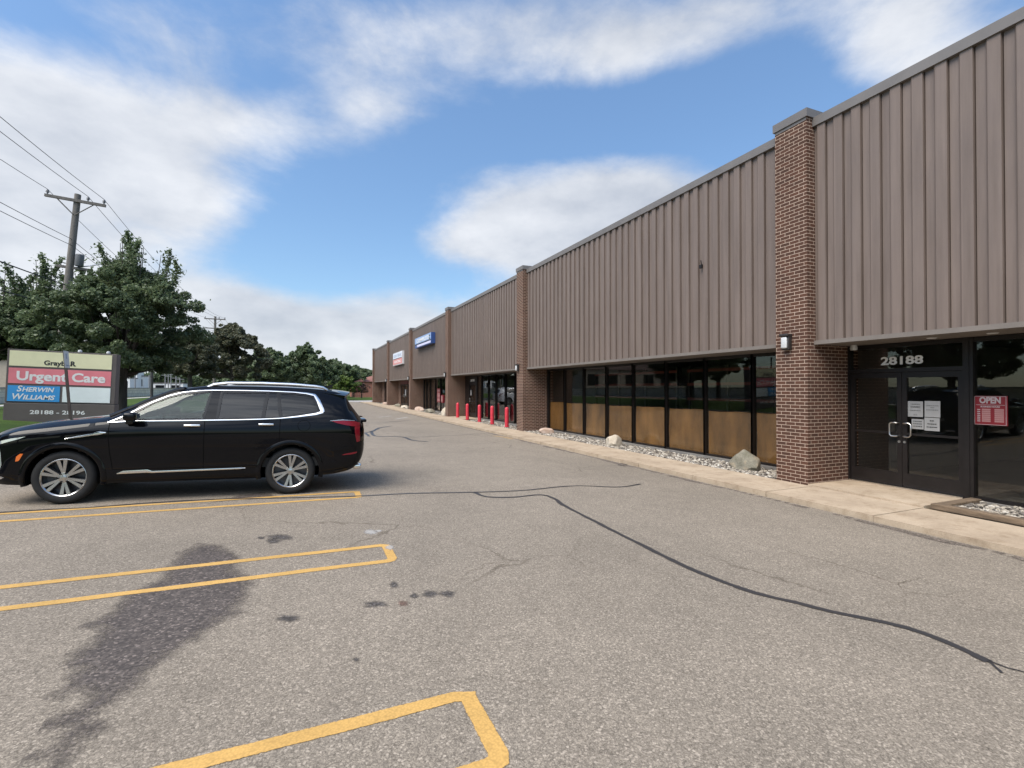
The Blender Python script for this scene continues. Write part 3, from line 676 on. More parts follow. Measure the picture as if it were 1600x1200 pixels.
for i in range(7):
    z = 1.597 - i * .031
    mb.box(XG - .0245, XG - .0222, 4.315, 4.425, z, z + .026); mb.box(XG - .0245, XG - .0222, 4.15, 4.265, z, z + .026)
mb.build('hour_boxes', M['pink_print'], t)

# wall lamps on the pillars
def wall_lamp(y, z, label):
    t = empty('wall_lamp', (XP, y, z), label, 'lamp', 'outdoor lamps on the brick pillars')
    MB().rbox(-.10, 0, -.085, .085, -.155, .16, .02).build('housing', M['lamp_body'], t, local=True, smooth=True)
    MB().rbox(-.145, -.09, -.062, .062, -.125, .10, .025).build('diffuser', M['lamp_glass'], t, local=True, smooth=True)
    MB().rbox(-.15, 0, -.095, .095, .115, .165, .012).build('hood', M['lamp_body'], t, local=True, smooth=True)
    return t
wl = wall_lamp(6.95, 2.87, 'dark wall lamp with white lens on the nearest brick pillar')
for y, lb in ((20.3, 'wall lamp on the brick pillar just right of the red bollards'), (32.35, 'wall lamp on the brick pillar just left of the red bollards'),
              (44.6, 'wall lamp on the pillar between the blue sign and the white sign bays'), (57.1, 'farthest wall lamp, on the pillar left of the white sign')):
    c = copy_tree(wl); c.location.y = y; c['label'] = lb
# signs high on the cladding
t = empty('shop_sign', (XF, 38.9, 5.3), 'long blue lightbox shop sign high on the brown cladding', 'sign')
MB().box(XF - .32, XF - .012, 35.95, 41.6, 5.30, 6.12).build('cabinet', noisy('blue_sign_side', (.03, .07, .22), .4, .1), t)
MB().box(XF - .335, XF - .321, 36.0, 41.55, 5.62, 6.10).build('face', noisy('pale_blue_face', (.22, .34, .55), .35, .12), t)
mb = MB(); text_on(mb, 'COMPLETE', .40, (XF - .337, 38.75, 5.70), RIGHT, UP, fit=4.3, bold=.012, extrude=.003); mb.build('lettering', M['white_letter'], t)
MB().box(XF - .336, XF - .321, 36.1, 40.7, 5.36, 5.52).build('underline', noisy('lilac_strip', (.60, .60, .78), .4, .05), t)
mb = MB(); mb.box(XF - .337, XF - .3215, 36.05, 41.5, 5.55, 5.615); mb.box(XF - .342, XF - .336, 36.2, 36.6, 5.66, 5.74); mb.box(XF - .342, XF - .336, 36.25, 36.55, 5.86, 5.96); mb.build('dark_band', M['ink'], t)
t = empty('shop_sign', (XF, 50.5, 4.33), 'square white and red shop sign on the brown cladding', 'sign')
MB().box(XF - .2, XF - .012, 47.9, 53.1, 4.33, 5.6).build('cabinet', noisy('white_cabinet', (.6, .58, .58), .5, .06), t)
MB().box(XF - .212, XF - .201, 47.98, 53.02, 4.40, 4.93).build('red_panel', noisy('faded_red_panel', (.62, .27, .25), .5, .08), t)
MB().box(XF - .212, XF - .201, 47.98, 53.02, 5.0, 5.55).build('white_panel', noisy('pale_panel', (.62, .66, .72), .5, .06), t)
mb = MB(); text_on(mb, 'GRAYBAR', .40, (XF - .213, 50.5, 5.13), RIGHT, UP, fit=4.3, bold=.006, extrude=.003); mb.build('lettering', noisy('slate_letter', (.28, .33, .42), .5, .1), t)
mb = MB(); text_on(mb, 'ELECTRIC', .30, (XF - .213, 50.4, 4.56), RIGHT, UP, fit=3.6, bold=.008, extrude=.003); mb.build('lettering', M['white_letter'], t)
mb = MB(); mb.box(XF - .218, XF - .2125, 48.1, 52.9, 4.94, 4.99); mb.build('dark_band', M['ink'], t)
# red signs in the fourth bay
t = empty('banner', (XG - .09, 38.6, .85), 'tall narrow red banner with white blocks in the shop window', 'banner')
MB().box(XG - .11, XG - .095, 38.15, 39.1, .85, 1.95).build('panel', M['red_sign'], t)
mb = MB()
for z0, z1 in ((1.70, 1.86), (1.24, 1.6), (.93, 1.16)): MB().rbox(XG - .118, XG - .11, 38.25, 38.95, z0, z1, .003, 1).build('print_block', M['pink_print'], t)
t = empty('newspaper_box', (XG - .17, 37.0, .1), 'red box on a stand beside the brick pillar and red banner', 'box')
MB().rbox(XG - .26, XG - .09, 36.75, 37.3, .85, 1.45, .03).build('body', M['red_sign'], t, smooth=True); MB().box(XG - .2, XG - .14, 37.0, 37.08, .05, .86).build('post', M['bronze'], t)
MB().box(XG - .275, XG - .262, 36.85, 37.2, .95, 1.38).build('label_panel', M['pink_print'], t)
# address and paper on the narrow door of the third bay
mb = MB(); text_on(mb, '28190', .20, (XG - .062, 30.3, 2.40), RIGHT, UP, fit=.8, bold=.005); tag(mb.build('address_number', M['white_letter']), 'small white numerals above the narrow dark door behind the bollards', 'number')
tag(MB().box(XG - .045, XG - .037, 30.55, 30.75, 1.5, 1.85).build('notice', M['white_paper']), 'small white notice on the narrow dark door behind the bollards', 'notice')
tag(MB().box(XG - .045, XG - .037, 52.2, 52.75, 1.2, 1.85).build('notice', M['white_paper']), 'white notice on the far double doors under the maroon header', 'notice')

# red bollards
def bollard(x, y, label):
    t = empty('bollard', (x, y, .085), label, 'bollard', 'red bollards before the third shop')
    pr = [(.098, 0), (.098, .86)] + [(.098 * math.cos(a), .86 + .10 * math.sin(a)) for a in np.linspace(.2, 1.5, 6)]
    MB().lathe(pr, 24).build('sleeve', M['red_bollard'], t, local=True, smooth=True, angle=50)
    MB().lathe([(.115, .0), (.115, .018), (.1, .02)], 24).build('base_ring', M['red_bollard'], t, local=True, smooth=True)
    return t
b0 = bollard(9.22, 22.3, 'red bollard nearest the brick pillar on its right')
for y, lb in ((24.3, 'second red bollard from the right pillar'), (26.3, 'middle one of the five red bollards'), (28.5, 'red bollard second from the left, before the narrow door'), (30.5, 'leftmost red bollard, in front of the far brick return wall')):
    c = copy_tree(b0); c.location.y = y; c['label'] = lb

# timber edging of the near gravel bed
t = empty('timber_edging', (9.0, 3, .09), 'weathered timber edging round the gravel bed by the doors', 'edging')
def timber(x0, x1, y0, y1, z0, z1):
    mb = MB(); mb.rbox(x0, x1, y0, y1, z0, z1, .012, 2); o = mb.build('beam', M['timber'], t, smooth=False); return o
timber(8.98, 9.12, -1.8, 1.3, .085, .175); timber(8.985, 9.125, 1.31, 4.55, .085, .172); timber(9.13, 10.1, 4.40, 4.55, .085, .168)

# boulders in the beds
def rock(loc, size, seed, m, label, rot=0, peak=.0):
    bm = bmesh.new(); bmesh.ops.create_icosphere(bm, subdivisions=4, radius=1); rs = random.Random(seed)
    pl = [(Vector((rs.gauss(0, 1), rs.gauss(0, 1), rs.gauss(0, .8))).normalized(), rs.uniform(.62, .9)) for _ in range(14)]
    from mathutils import noise as mn
    for q in bm.verts:
        p = q.co.copy()
        for n, d in pl:
            k = p.dot(n)
            if k > d: p -= n * (k - d) * .92
        p *= 1 + .06 * mn.noise(p * 2.5 + Vector((seed, 0, 0))) + .03 * mn.noise(p * 7 + Vector((0, seed, 0))); p.x += peak * p.z
        if peak: p.z *= 1.35 * (1 - .62 * abs(p.y + .25))
        q.co = Vector((p.x * size[0] / 2, p.y * size[1] / 2, max(p.z, -.5) * size[2] * .6))
    mb = MB(); bm.verts.index_update(); mb.add([q.co for q in bm.verts], [[q.index for q in f.verts] for f in bm.faces]); bm.free()
    o = mb.build('rock', m, smooth=True, angle=28); o.location = loc; o.rotation_euler = (0, 0, rot); return tag(o, label, 'rock', 'rocks in the gravel beds')
def rock_mat(name, a, b, c):
    m = mat(name, a, .9, spec=.2); N, L, p = nodes(m); tc = N.new('ShaderNodeTexCoord')
    x = ramp(N, L, ntex(N, L, tc.outputs['Object'], 4, 8, .62).outputs['Fac'], [(.32, a), (.5, b), (.68, c)])
    s = ramp(N, L, ntex(N, L, tc.outputs['Object'], 38, 4, .6).outputs['Fac'], [(.3, (.78,) * 3), (.7, (1.15,) * 3)])
    L.new(mixc(N, L, 1, x, s, 'MULTIPLY'), p.inputs['Base Color']); bump(N, L, p, ntex(N, L, tc.outputs['Object'], 12, 8, .65).outputs['Fac'], .6, .03); return m
cream = rock_mat('cream_stone', (.44, .37, .28), (.54, .47, .37), (.62, .55, .45)); pink = rock_mat('pink_stone', (.42, .29, .21), (.50, .37, .29), (.56, .45, .37))
grey = rock_mat('grey_stone', (.16, .15, .11), (.24, .22, .17), (.36, .29, .20))
rock((9.42, 13.66, .17), (.62, .60, .46), 3, cream, 'cream boulder in front of the papered windows', .4)
rock((9.42, 18.5, .13), (.45, .68, .36), 5, pink, 'pinkish rock beside the far brick return', 1.2)
rock((9.55, 8.55, .15), (.60, .86, .56), 8, grey, 'large grey peaked rock beside the nearest brick pillar', -.15, .1)
rock((9.3, 33.7, .2), (.55, .75, .75), 11, cream, 'upright pale rock against the pillar left of the bollards', .9)
rock((9.35, 38.3, .12), (.8, 1.7, .42), 12, grey, 'flat grey rock under the red banner window', .1)
rock((9.35, 42.3, .12), (.8, 2.0, .48), 13, pink, 'broad tan rock below the blue sign', 0)
rock((9.3, 48.2, .1), (.8, 2.2, .42), 14, cream, 'flat pale rock before the windows under the white sign', 0)
rock((9.3, 52.0, .1), (.8, 1.6, .5), 15, grey, 'dark rounded rock before the far double doors', 0)
rock((9.3, 60.2, .1), (.8, 2.2, .45), 16, pink, 'farthest rock, in the last bay of the building', 0)

# ------------------------------------------------------------------ the black car (x forward from the rear axle, y to its left, z up)
def car_paint(name, col):
    m = mat(name, col, .03, spec=.25); return m
M['paint'] = car_paint('black_car_paint', (.003, .003, .004))
M['chrome'] = mat('bright_trim', (.78, .78, .78), .12, 1)
M['satin'] = mat('satin_rail', (.72, .73, .74), .33, 1)
M['black_trim'] = mat('black_plastic', (.008, .008, .009), .16, spec=.3)
M['seam'] = mat('panel_gap', (.002, .002, .002), .9, spec=.1)
M['tyre'] = noisy('tyre_rubber', (.010, .010, .010), .8, .2, 20)
M['alloy'] = noisy('machined_alloy', (.50, .50, .50), .25, .08, 12, metal=1)
M['alloy_dark'] = mat('dark_alloy_recess', (.10, .10, .105), .4, .8)
M['well'] = mat('wheel_well', (.006, .006, .006), .95, spec=.05)
M['car_glass'] = glass_mat('car_glass', (.62, .70, .66), 1.5)
M['privacy_glass'] = glass_mat('privacy_glass', (.045, .048, .05), 1.55)
M['tail'] = mat('red_tail_lens', (.20, .008, .016), .12)
M['amber'] = mat('amber_lens', (.75, .16, .02), .15, coat=1)
M['lens'] = mat('clear_lamp_lens', (.55, .57, .58), .1, .6, coat=1)
M['seat'] = noisy('dark_seat_leather', (.02, .019, .018), .6, .2)

def curve(xs, ys):
    """monotone cubic through the key points (x falling from nose to tail)"""
    xs = np.array(xs, float)[::-1]; ys = np.array(ys, float)[::-1]; h = np.diff(xs); d = np.diff(ys) / h; mk = np.zeros(len(xs))
    mk[0], mk[-1] = d[0], d[-1]
    for i in range(1, len(xs) - 1): mk[i] = 0 if d[i - 1] * d[i] <= 0 else 2 * d[i - 1] * d[i] / (d[i - 1] + d[i])
    def f(x):
        x = min(max(x, xs[0]), xs[-1]); i = min(max(int(np.searchsorted(xs, x)) - 1, 0), len(h) - 1); t = (x - xs[i]) / h[i]
        return ((2 * t ** 3 - 3 * t * t + 1) * ys[i] + (t ** 3 - 2 * t * t + t) * h[i] * mk[i] + (-2 * t ** 3 + 3 * t * t) * ys[i + 1] + (t ** 3 - t * t) * h[i] * mk[i + 1])
    return f
XK_ = [3.99, 3.94, 3.85, 3.70, 3.50, 3.20, 2.90, 2.60, 2.30, 2.00, 1.60, 1.20, .50, -.30, -.60, -.80, -.95, -1.05, -1.13, -1.17]
cw = curve(XK_, [.64, .76, .86, .945, .985, 1.01, 1.02, 1.025, 1.028, 1.03, 1.03, 1.03, 1.03, 1.03, 1.022, 1.005, .975, .94, .88, .80])
czb = curve(XK_, [.44, .36, .31, .29, .28, .275, .27, .27, .27, .27, .27, .27, .27, .28, .295, .325, .365, .44, .54, .66])
czt = curve(XK_, [.88, .985, 1.045, 1.10, 1.15, 1.20, 1.235, 1.27, 1.42, 1.575, 1.725, 1.785, 1.792, 1.772, 1.742, 1.690, 1.475, 1.34, 1.235, 1.16])
czr = curve(XK_, [.86, .965, 1.025, 1.075, 1.12, 1.165, 1.20, 1.235, 1.365, 1.53, 1.69, 1.738, 1.742, 1.722, 1.692, 1.635, 1.44, 1.31, 1.205, 1.13])
cyr = curve(XK_, [.46, .58, .68, .76, .80, .83, .845, .86, .83, .785, .735, .715, .71, .70, .685, .67, .67, .665, .65, .60])
czk = curve(XK_, [.80, .90, .965, 1.015, 1.06, 1.10, 1.14, 1.18, 1.195, 1.20, 1.21, 1.222, 1.242, 1.275, 1.285, 1.28, 1.24, 1.19, 1.12, 1.05])     # belt
czc = curve(XK_, [.74, .82, .88, .935, .985, 1.03, 1.06, 1.085, 1.095, 1.10, 1.10, 1.10, 1.10, 1.105, 1.11, 1.11, 1.10, 1.07, 1.02, .97])          # shoulder crease
NS = [1, 2, 2, 3, 3, 3, 3, 2, 2, 7, 2, 3, 3]
def section(x):
    w, zb, zt, zr, yr, zk, zc = cw(x), czb(x), czt(x), czr(x), cyr(x), czk(x), czc(x); H = zc - zb
    roofy = max(0, min(1, (x + .9) / .3)); mid = 1.0
    fl = .022 if -.2 < x < 3.3 else .022 * max(0, 1 - min(abs(x + .2), abs(x - 3.3)) / .4)      # lower door tuck
    yk = w * .955
    P = [(0, zb), (w * .84, zb), (w * .935, zb + .012 * H), (w * .965, zb + .08 * H), (w * .988 - fl * .8, zb + .22 * H), (w * .992 - fl, zb + .38 * H), (w * .998 - fl * .3, zb + .62 * H), (w, zb + .86 * H), (w * .994, zc),
         (yk, zk), (yr, zr), (yr * .93, zr + .55 * (zt - zr)), (yr * .6, zr + .90 * (zt - zr)), (0, zt)]
    out = []
    for i in range(len(P) - 1):
        n = NS[i]; a, b = P[i], P[i + 1]
        for k in range(n):
            t = k / n; y = a[0] + (b[0] - a[0]) * t; z = a[1] + (b[1] - a[1]) * t
            if i == 9: y += .030 * math.sin(math.pi * t) * min(1, max(0, (zr - zk) / .3))
            out.append((y, z))
    out.append(P[-1]); return out
CUM = np.concatenate([[0], np.cumsum(NS)]); IB, IK = int(CUM[9]), int(CUM[10])        # rows of belt and roof rail
IL = int(CUM[4])
def ysurf(x, z):
    s = section(x); a = int(CUM[2]); zs = [q[1] for q in s[a:IK + 1]]; ys = [q[0] for q in s[a:IK + 1]]
    return float(np.interp(z, zs, ys))
WIN = {'front': [(2.36, 1.215), (2.00, 1.475), (1.80, 1.575), (1.60, 1.635), (1.40, 1.66), (1.21, 1.672), (1.275, 1.232)],
       'rear': [(1.06, 1.675), (.40, 1.680), (.445, 1.255), (1.085, 1.236)], 'strip': [(.375, 1.680), (.25, 1.678), (.185, 1.270), (.42, 1.256)],
       'quarter': [(.225, 1.676), (0, 1.668), (-.20, 1.650), (-.325, 1.62), (-.44, 1.375), (-.36, 1.345), (.160, 1.272)]}
def inside(px, pz, poly):
    c = False; n = len(poly)
    for i in range(n):
        (x1, z1), (x2, z2) = poly[i], poly[(i + 1) % n]
        if (z1 > pz) != (z2 > pz) and px < (x2 - x1) * (pz - z1) / (z2 - z1) + x1: c = not c
    return c
XF_, XR_ = 3.006, 0.0; RW = .384
BCUT, CCUT, ACUT = 1.25, .175, 2.475
def build_car(label, paint, loc, rotz, pitch):
    car = empty('suv', loc, label, 'car', rot=(0, pitch, rotz))
    xs = sorted(set([round(v, 4) for v in np.concatenate([np.arange(-1.17, 3.99, .025), [3.96, 3.975, 3.99, -1.16, -1.1, BCUT, CCUT, ACUT]])]), reverse=True)
    xs = [x for i, x in enumerate(xs) if i == 0 or xs[i - 1] - x > .006]
    for q in (BCUT, CCUT, ACUT): xs = [x for x in xs if abs(x - q) > .008 or x == q] + ([q] if q not in xs else [])
    xs = sorted(set(xs), reverse=True)
    S = [section(x) for x in xs]; K = len(S[0]); parts = {}
    def put(kind, quad):
        parts.setdefault(kind, MB()).add(quad, [tuple(range(len(quad)))])
    for i in range(len(xs) - 1):
        xm = (xs[i] + xs[i + 1]) / 2
        for k in range(K - 1):
            q = [(xs[i], *S[i][k]), (xs[i + 1], *S[i + 1][k]), (xs[i + 1], *S[i + 1][k + 1]), (xs[i], *S[i][k + 1])]
            zm = sum(p[2] for p in q) / 4; ym = sum(p[1] for p in q) / 4
            if k >= 1 and k < IK:
                if any((xm - cx) ** 2 + (zm - RW) ** 2 < .452 ** 2 for cx in (XF_, XR_)) : continue
                if IB <= k < IK and any(inside(xm, zm, p) for p in WIN.values()): continue
            if k >= IK and 1.66 < xm < 2.50: continue                                   # windscreen opening
            for s in (1, -1):
                kind = 'body'
                if IL <= k < IB and BCUT < xm < ACUT: kind = ('door', 'front', s)
                elif IL <= k < IB and CCUT < xm < BCUT: kind = ('door', 'rear', s)
                elif k >= IK + 1 and 2.62 < xm < 3.86: kind = 'hood'
                elif k >= IK + 2 and -1.12 < xm < -.84: kind = 'rear_glass'
                put(kind, [(a, b * s, c) for a, b, c in q] if s > 0 else [(a, -b, c) for a, b, c in q][::-1])
    for s in (0, -1):
        ring = [(xs[s], a, b) for a, b in S[s]] + [(xs[s], -a, b) for a, b in S[s][-2:0:-1]]
        parts['body'].add(ring, [tuple(range(len(ring)))])
    def weld(o):
        bm = bmesh.new(); bm.from_mesh(o.data); bmesh.ops.remove_doubles(bm, verts=bm.verts[:], dist=.0008)
        bmesh.ops.dissolve_degenerate(bm, edges=bm.edges[:], dist=.0004); bmesh.ops.recalc_face_normals(bm, faces=bm.faces[:])
        bm.to_mesh(o.data); bm.free()
        for p in o.data.polygons: p.use_smooth = True
        o.data.set_sharp_from_angle(angle=math.radians(40)); return o
    body = weld(parts['body'].build('body', paint, car, local=True)); doors = {}
    weld(parts['hood'].build('hood', paint, car, local=True)); weld(parts['rear_glass'].build('rear_window', M['privacy_glass_black'] if 'privacy_glass_black' in M else M['black_trim'], car, local=True))
    def patch(name, poly, m, parent, off=.004, n=26, rows=8, th=.004, both=False):
        x0, x1 = min(p[0] for p in poly), max(p[0] for p in poly); vs = []; cols = []
        for i in range(n + 1):
            x = x0 + (x1 - x0) * i / n; xe = min(max(x, x0 + 1e-4), x1 - 1e-4); zz = []
            for j in range(len(poly)):
                (xa, za), (xb, zb) = poly[j], poly[(j + 1) % len(poly)]
                if (xa - xe) * (xb - xe) <= 0 and xa != xb: zz.append(za + (zb - za) * (xe - xa) / (xb - xa))
            cols.append((x, min(zz), max(zz)))
        out = []
        for s in ((1, -1) if both else (1,)):
            mb = MB(); vs = []
            for (x, za, zb) in cols:
                for r in range(rows + 1):
                    z = za + (zb - za) * r / rows; vs.append((x, s * (ysurf(x, z) + off), z))
            nv = len(vs); vs += [(a, b - s * th, c) for a, b, c in vs]; R1 = rows + 1
            fs = [(i * R1 + r, (i + 1) * R1 + r, (i + 1) * R1 + r + 1, i * R1 + r + 1) for i in range(n) for r in range(rows)]
            fs += [tuple(nv + q for q in f[::-1]) for f in fs]
            rim = [i * R1 for i in range(n + 1)] + [n * R1 + r for r in range(1, R1)] + [i * R1 + rows for i in range(n - 1, -1, -1)] + [r for r in range(rows - 1, 0, -1)]
            fs += [(rim[i], rim[(i + 1) % len(rim)], nv + rim[(i + 1) % len(rim)], nv + rim[i]) for i in range(len(rim))]
            mb.add(vs, fs); out.append(mb.build(name, m, parent, local=True, smooth=True))
        return out
    def line(name, pts, width, m, parent, off=.008, th=.012, both=False, step=.04, closed=False):
        pts = [Vector(p) for p in pts] + ([Vector(pts[0])] if closed else []); out = []; wd = []
        wl = width if isinstance(width, list) else [width] * len(pts)
        for i in range(len(pts) - 1):
            k = max(1, int((pts[i + 1] - pts[i]).length / step))
            for j in range(k): out.append(pts[i].lerp(pts[i + 1], j / k)); wd.append(wl[i] + (wl[i + 1] - wl[i]) * j / k)
        out.append(pts[-1]); wd.append(wl[-1]); res = []
        for s in ((1, -1) if both else (1,)):
            mb = MB(); vs = []; n = len(out)
            for i, p in enumerate(out):
                t = (out[min(i + 1, n - 1)] - out[max(i - 1, 0)]).normalized(); nn = Vector((-t.y, t.x)) * wd[i] / 2
                a = p + nn; b = p - nn
                ya, yb = ysurf(a.x, a.y), ysurf(b.x, b.y)
                vs += [(a.x, s * (ya - .004), a.y), (a.x + 0, s * (ya + off), a.y), ((a.x + b.x) / 2, s * (ysurf(p.x, p.y) + off + th * .25), p.y), (b.x, s * (yb + off), b.y), (b.x, s * (yb - .004), b.y)]
            fs = [(5 * i + c, 5 * i + 5 + c, 5 * i + 6 + c, 5 * i + 1 + c) for i in range(n - 1) for c in range(4)] + [(0, 1, 2, 3, 4), tuple(5 * (n - 1) + c for c in (4, 3, 2, 1, 0))]
            mb.add(vs, fs); res.append(mb.build(name, m, parent, local=True, smooth=True, angle=50))
        return res
    for (nm, e, s), mb in [(k, v) for k, v in parts.items() if isinstance(k, tuple)]:
        d = weld(mb.build('door', paint, car, local=True)); doors[(e, s)] = d
    def handle(d, x, z, s):
        y = ysurf(x, z)
        MB().rbox(x - .115, x + .115, s * (y + .015) if s > 0 else -(y + .045), s * (y + .045) if s > 0 else -(y + .015), z - .018, z + .018, .014, 3).build('handle', M['chrome'], d, local=True, smooth=True)
        MB().rbox(x - .06, x + .05, s * (y + .001) if s > 0 else -(y + .014), s * (y + .014) if s > 0 else -(y + .001), z - .045, z + .012, .004, 2).build('handle_cup', M['black_trim'], d, local=True)
    for s in (1, -1): handle(doors[('front', s)], 1.41, 1.142, s); handle(doors[('rear', s)], .375, 1.158, s)
    for e, k, g in (('front', 'front', M['car_glass']), ('rear', 'rear', M['privacy_glass'])):
        poly = WIN[k]; res = patch('side_window', [(x, z) for x, z in poly], g, None, -.006, 36, 10, both=True)
        for o, s in zip(res, (1, -1)): o.parent = doors[(e, s)]
    patch('side_window', WIN['strip'], M['privacy_glass'], car, -.006, 12, 10, both=True); patch('side_window', WIN['quarter'], M['privacy_glass'], car, -.006, 30, 10, both=True)
    # gloss black frames that hide the cut edges, then bright trim round the whole glasshouse
    for k in WIN: line('window_seal', WIN[k], .040 if k != 'strip' else .024, M['black_trim'], car, .002, .004, both=True, step=.05, closed=True)
    top = [(2.50, 1.19), (2.36, 1.262), (2.20, 1.365), (2.00, 1.492), (1.80, 1.592), (1.60, 1.655), (1.40, 1.683), (1.20, 1.697), (.8, 1.702), (.40, 1.703), (0, 1.692), (-.20, 1.675), (-.335, 1.650), (-.40, 1.55), (-.465, 1.40), (-.480, 1.362)]
    line('window_trim', top, [.016] * 11 + [.024, .038, .055, .06, .05], M['chrome'], car, .012, .012, both=True, step=.03)
    bot = [(2.50, 1.190), (2.2, 1.206), (1.6, 1.214), (1.25, 1.220), (.8, 1.229), (.45, 1.240), (.17, 1.255), (-.1, 1.287), (-.37, 1.330), (-.480, 1.368)]
    line('window_trim', bot, [.016] * 7 + [.022, .032, .04], M['chrome'], car, .012, .012, both=True, step=.03)
    # panel gaps
    for pts in ([(ACUT, 1.185), (ACUT, .95), (2.45, .70), (2.42, .50)], [(BCUT, 1.215), (BCUT, .47)], [(CCUT, 1.25), (CCUT, .86), (.27, .74), (.40, .60)], [(2.42, .49), (.42, .49)]):
        line('panel_gap', pts, .010, M['seam'], car, .0015, .001, both=True)
    line('fuel_flap', [(-.19 + .10 * math.cos(a) * (1 if abs(math.cos(a)) < .8 else .96), 1.135 + .088 * math.sin(a)) for a in np.linspace(0, 6.283, 25)[:-1]], .006, M['seam'], car, .0015, .001, step=.03, closed=True)
    line('door_strip', [(2.36, .425), (2.28, .443), (1.98, .452), (1.92, .437), (1.26, .447), (.75, .455), (.66, .458)], [.012, .040, .044, .026, .024, .020, .006], M['chrome'], doors[('front', 1)], .010, .01)
    line('fender_vent', [(2.99, .950), (2.80, .985), (2.66, 1.012), (2.60, 1.030), (2.50, 1.038)], [.006, .022, .026, .050, .010], M['chrome'], car, .010, .01, both=True)
    # wheel arch lips
    for cx in (XF_, XR_):
        for s in (1, -1):
            mb = MB(); vs = []; n = 44; a0, a1 = math.radians(-14), math.radians(194)
            for i in range(n + 1):
                a = a0 + (a1 - a0) * i / n
                for r, o in ((.440, -.06), (.440, .004), (.452, .016), (.485, .017), (.515, .004)):
                    x, z = cx + r * math.cos(a), RW + r * math.sin(a); zc = max(z, .29)
                    vs.append((x, s * (min(ysurf(x, zc), 1.04) + o), z))
            fs = [(5 * i + c, 5 * i + 5 + c, 5 * i + 6 + c, 5 * i + 1 + c) for i in range(n) for c in range(4)]; mb.add(vs, fs)
            mb.build('wheel_arch', paint, car, local=True, smooth=True, angle=60)
            an = np.linspace(math.radians(-11), math.radians(191), 33); ar = [(cx + .448 * math.cos(a), RW + .448 * math.sin(a)) for a in an]; w_ = MB()
            w_.add([(x, s * .60, z) for x, z in ar] + [(x, s * .985, z) for x, z in ar], [(i, i + 1, 34 + i, 33 + i) for i in range(32)]); w_.add([(x, s * .60, z) for x, z in ar], [tuple(range(33))])
            w_.build('wheel_well', M['well'], car, local=True)
    MB().box(-.85, 3.7, -.6, .6, .30, .42).build('underbody', M['well'], car, local=True)
    # wheels
    def wheel(cx, s, ph):
        yo = s * .985; d = -s
        wl = empty('wheel', (cx, 0, RW), None, None); wl.parent = car
        prof = [(.268, .02), (.285, .006), (.335, .000), (.362, .014), (.380, .038), (.384, .06), (.384, .20), (.376, .225), (.34, .245), (.27, .245)]
        MB().lathe([(r, yo + d * h) for r, h in prof], 56, 'y', (0, 0, 0), cap=False).build('tyre', M['tyre'], wl, local=True, smooth=True, angle=50)
        MB().lathe([(.274, yo + d * .012), (.268, yo + d * .010), (.254, yo + d * .022), (.250, yo + d * .05), (.235, yo + d * .22)], 56, 'y', (0, 0, 0), cap=False).build('rim', M['alloy'], wl, local=True, smooth=True)
        MB().lathe([(.25, yo + d * .15), (.02, yo + d * .15)], 40, 'y', (0, 0, 0), cap=False).build('brake_disc', M['alloy_dark'], wl, local=True)
        sp = MB(); sd_ = MB()
        for k in range(6):
            for off in (-.17, .17):
                a = ph + k * math.pi / 3 + off; u = Vector((math.cos(a), 0, math.sin(a))); t = Vector((-math.sin(a), 0, math.cos(a)))
                a2 = ph + k * math.pi / 3 + off * .55; u2 = Vector((math.cos(a2), 0, math.sin(a2)))
                p0 = u2 * .058; p1 = u * .262; w0, w1 = .016, .027
                for mbx, f0, f1, e in ((sp, .030, .016, .85), (sd_, .033, .019, 1.0)):
                    q = []
                    for p, w, f in ((p0, w0, f0), (p1, w1, f1)):
                        for sg in (-1, 1): q.append(p + t * w * sg * e + Vector((0, yo + d * f, 0)))
                        for sg in (1, -1): q.append(p + t * w * sg * e * 1.1 + Vector((0, yo + d * (f + (.006 if mbx is sp else .055)), 0)))
                    mbx.add(q, [(0, 1, 5, 4), (1, 2, 6, 5), (2, 3, 7, 6), (3, 0, 4, 7), (0, 3, 2, 1), (4, 5, 6, 7)])
        sp.lathe([(.075, yo + d * .034), (.07, yo + d * .028), (.04, yo + d * .026)], 30, 'y', (0, 0, 0))
        sp.build('spokes', M['alloy'], wl, local=True); sd_.build('spoke_backs', M['alloy_dark'], wl, local=True)
        ln = MB()
        for k in range(6): a = ph + (k + .5) * math.pi / 3; ln.lathe([(.014, yo + d * .05), (.012, yo + d * .012)], 10, 'y', (.066 * math.cos(a), 0, .066 * math.sin(a)))
        ln.build('wheel_nuts', M['black_trim'], wl, local=True)
        MB().lathe([(.036, yo + d * .035), (.034, yo + d * .016), (.02, yo + d * .013)], 24, 'y', (0, 0, 0)).build('centre_cap', M['alloy'], wl, local=True, smooth=True)
    for cx in (XF_, XR_):
        for s in (1, -1): wheel(cx, s, .42 if cx else .62)
    # windscreen
    mb = MB(); xw = [x for x in np.linspace(2.54, 1.62, 24)]; vs = []; n = 16
    for x in xw:
        s = section(x)[IK:]; ys = [q[0] for q in s][::-1]; zs = [q[1] for q in s][::-1]
        for j in range(n + 1): y = -cyr(x) * .985 + 2 * cyr(x) * .985 * j / n; vs.append((x, y, float(np.interp(abs(y), ys, zs)) - .004))
    mb.add(vs, [(i * (n + 1) + j, (i + 1) * (n + 1) + j, (i + 1) * (n + 1) + j + 1, i * (n + 1) + j + 1) for i in range(len(xw) - 1) for j in range(n)])
    mb.build('windscreen', M['car_glass'], car, local=True, smooth=True, fix=False)
    for s in (1, -1):
        MB().tube([(2.52, s * cyr(2.52) * .975, czr(2.52) + .006)] + [(x, s * cyr(x) * .965, czr(x) + .012) for x in np.linspace(2.4, 1.6, 12)], .034, 8).build('pillar_trim', paint, car, local=True, smooth=True)
    MB().rbox(1.58, 1.70, -.71, .71, 1.705, 1.735, .01).build('windscreen_header', paint, car, local=True)
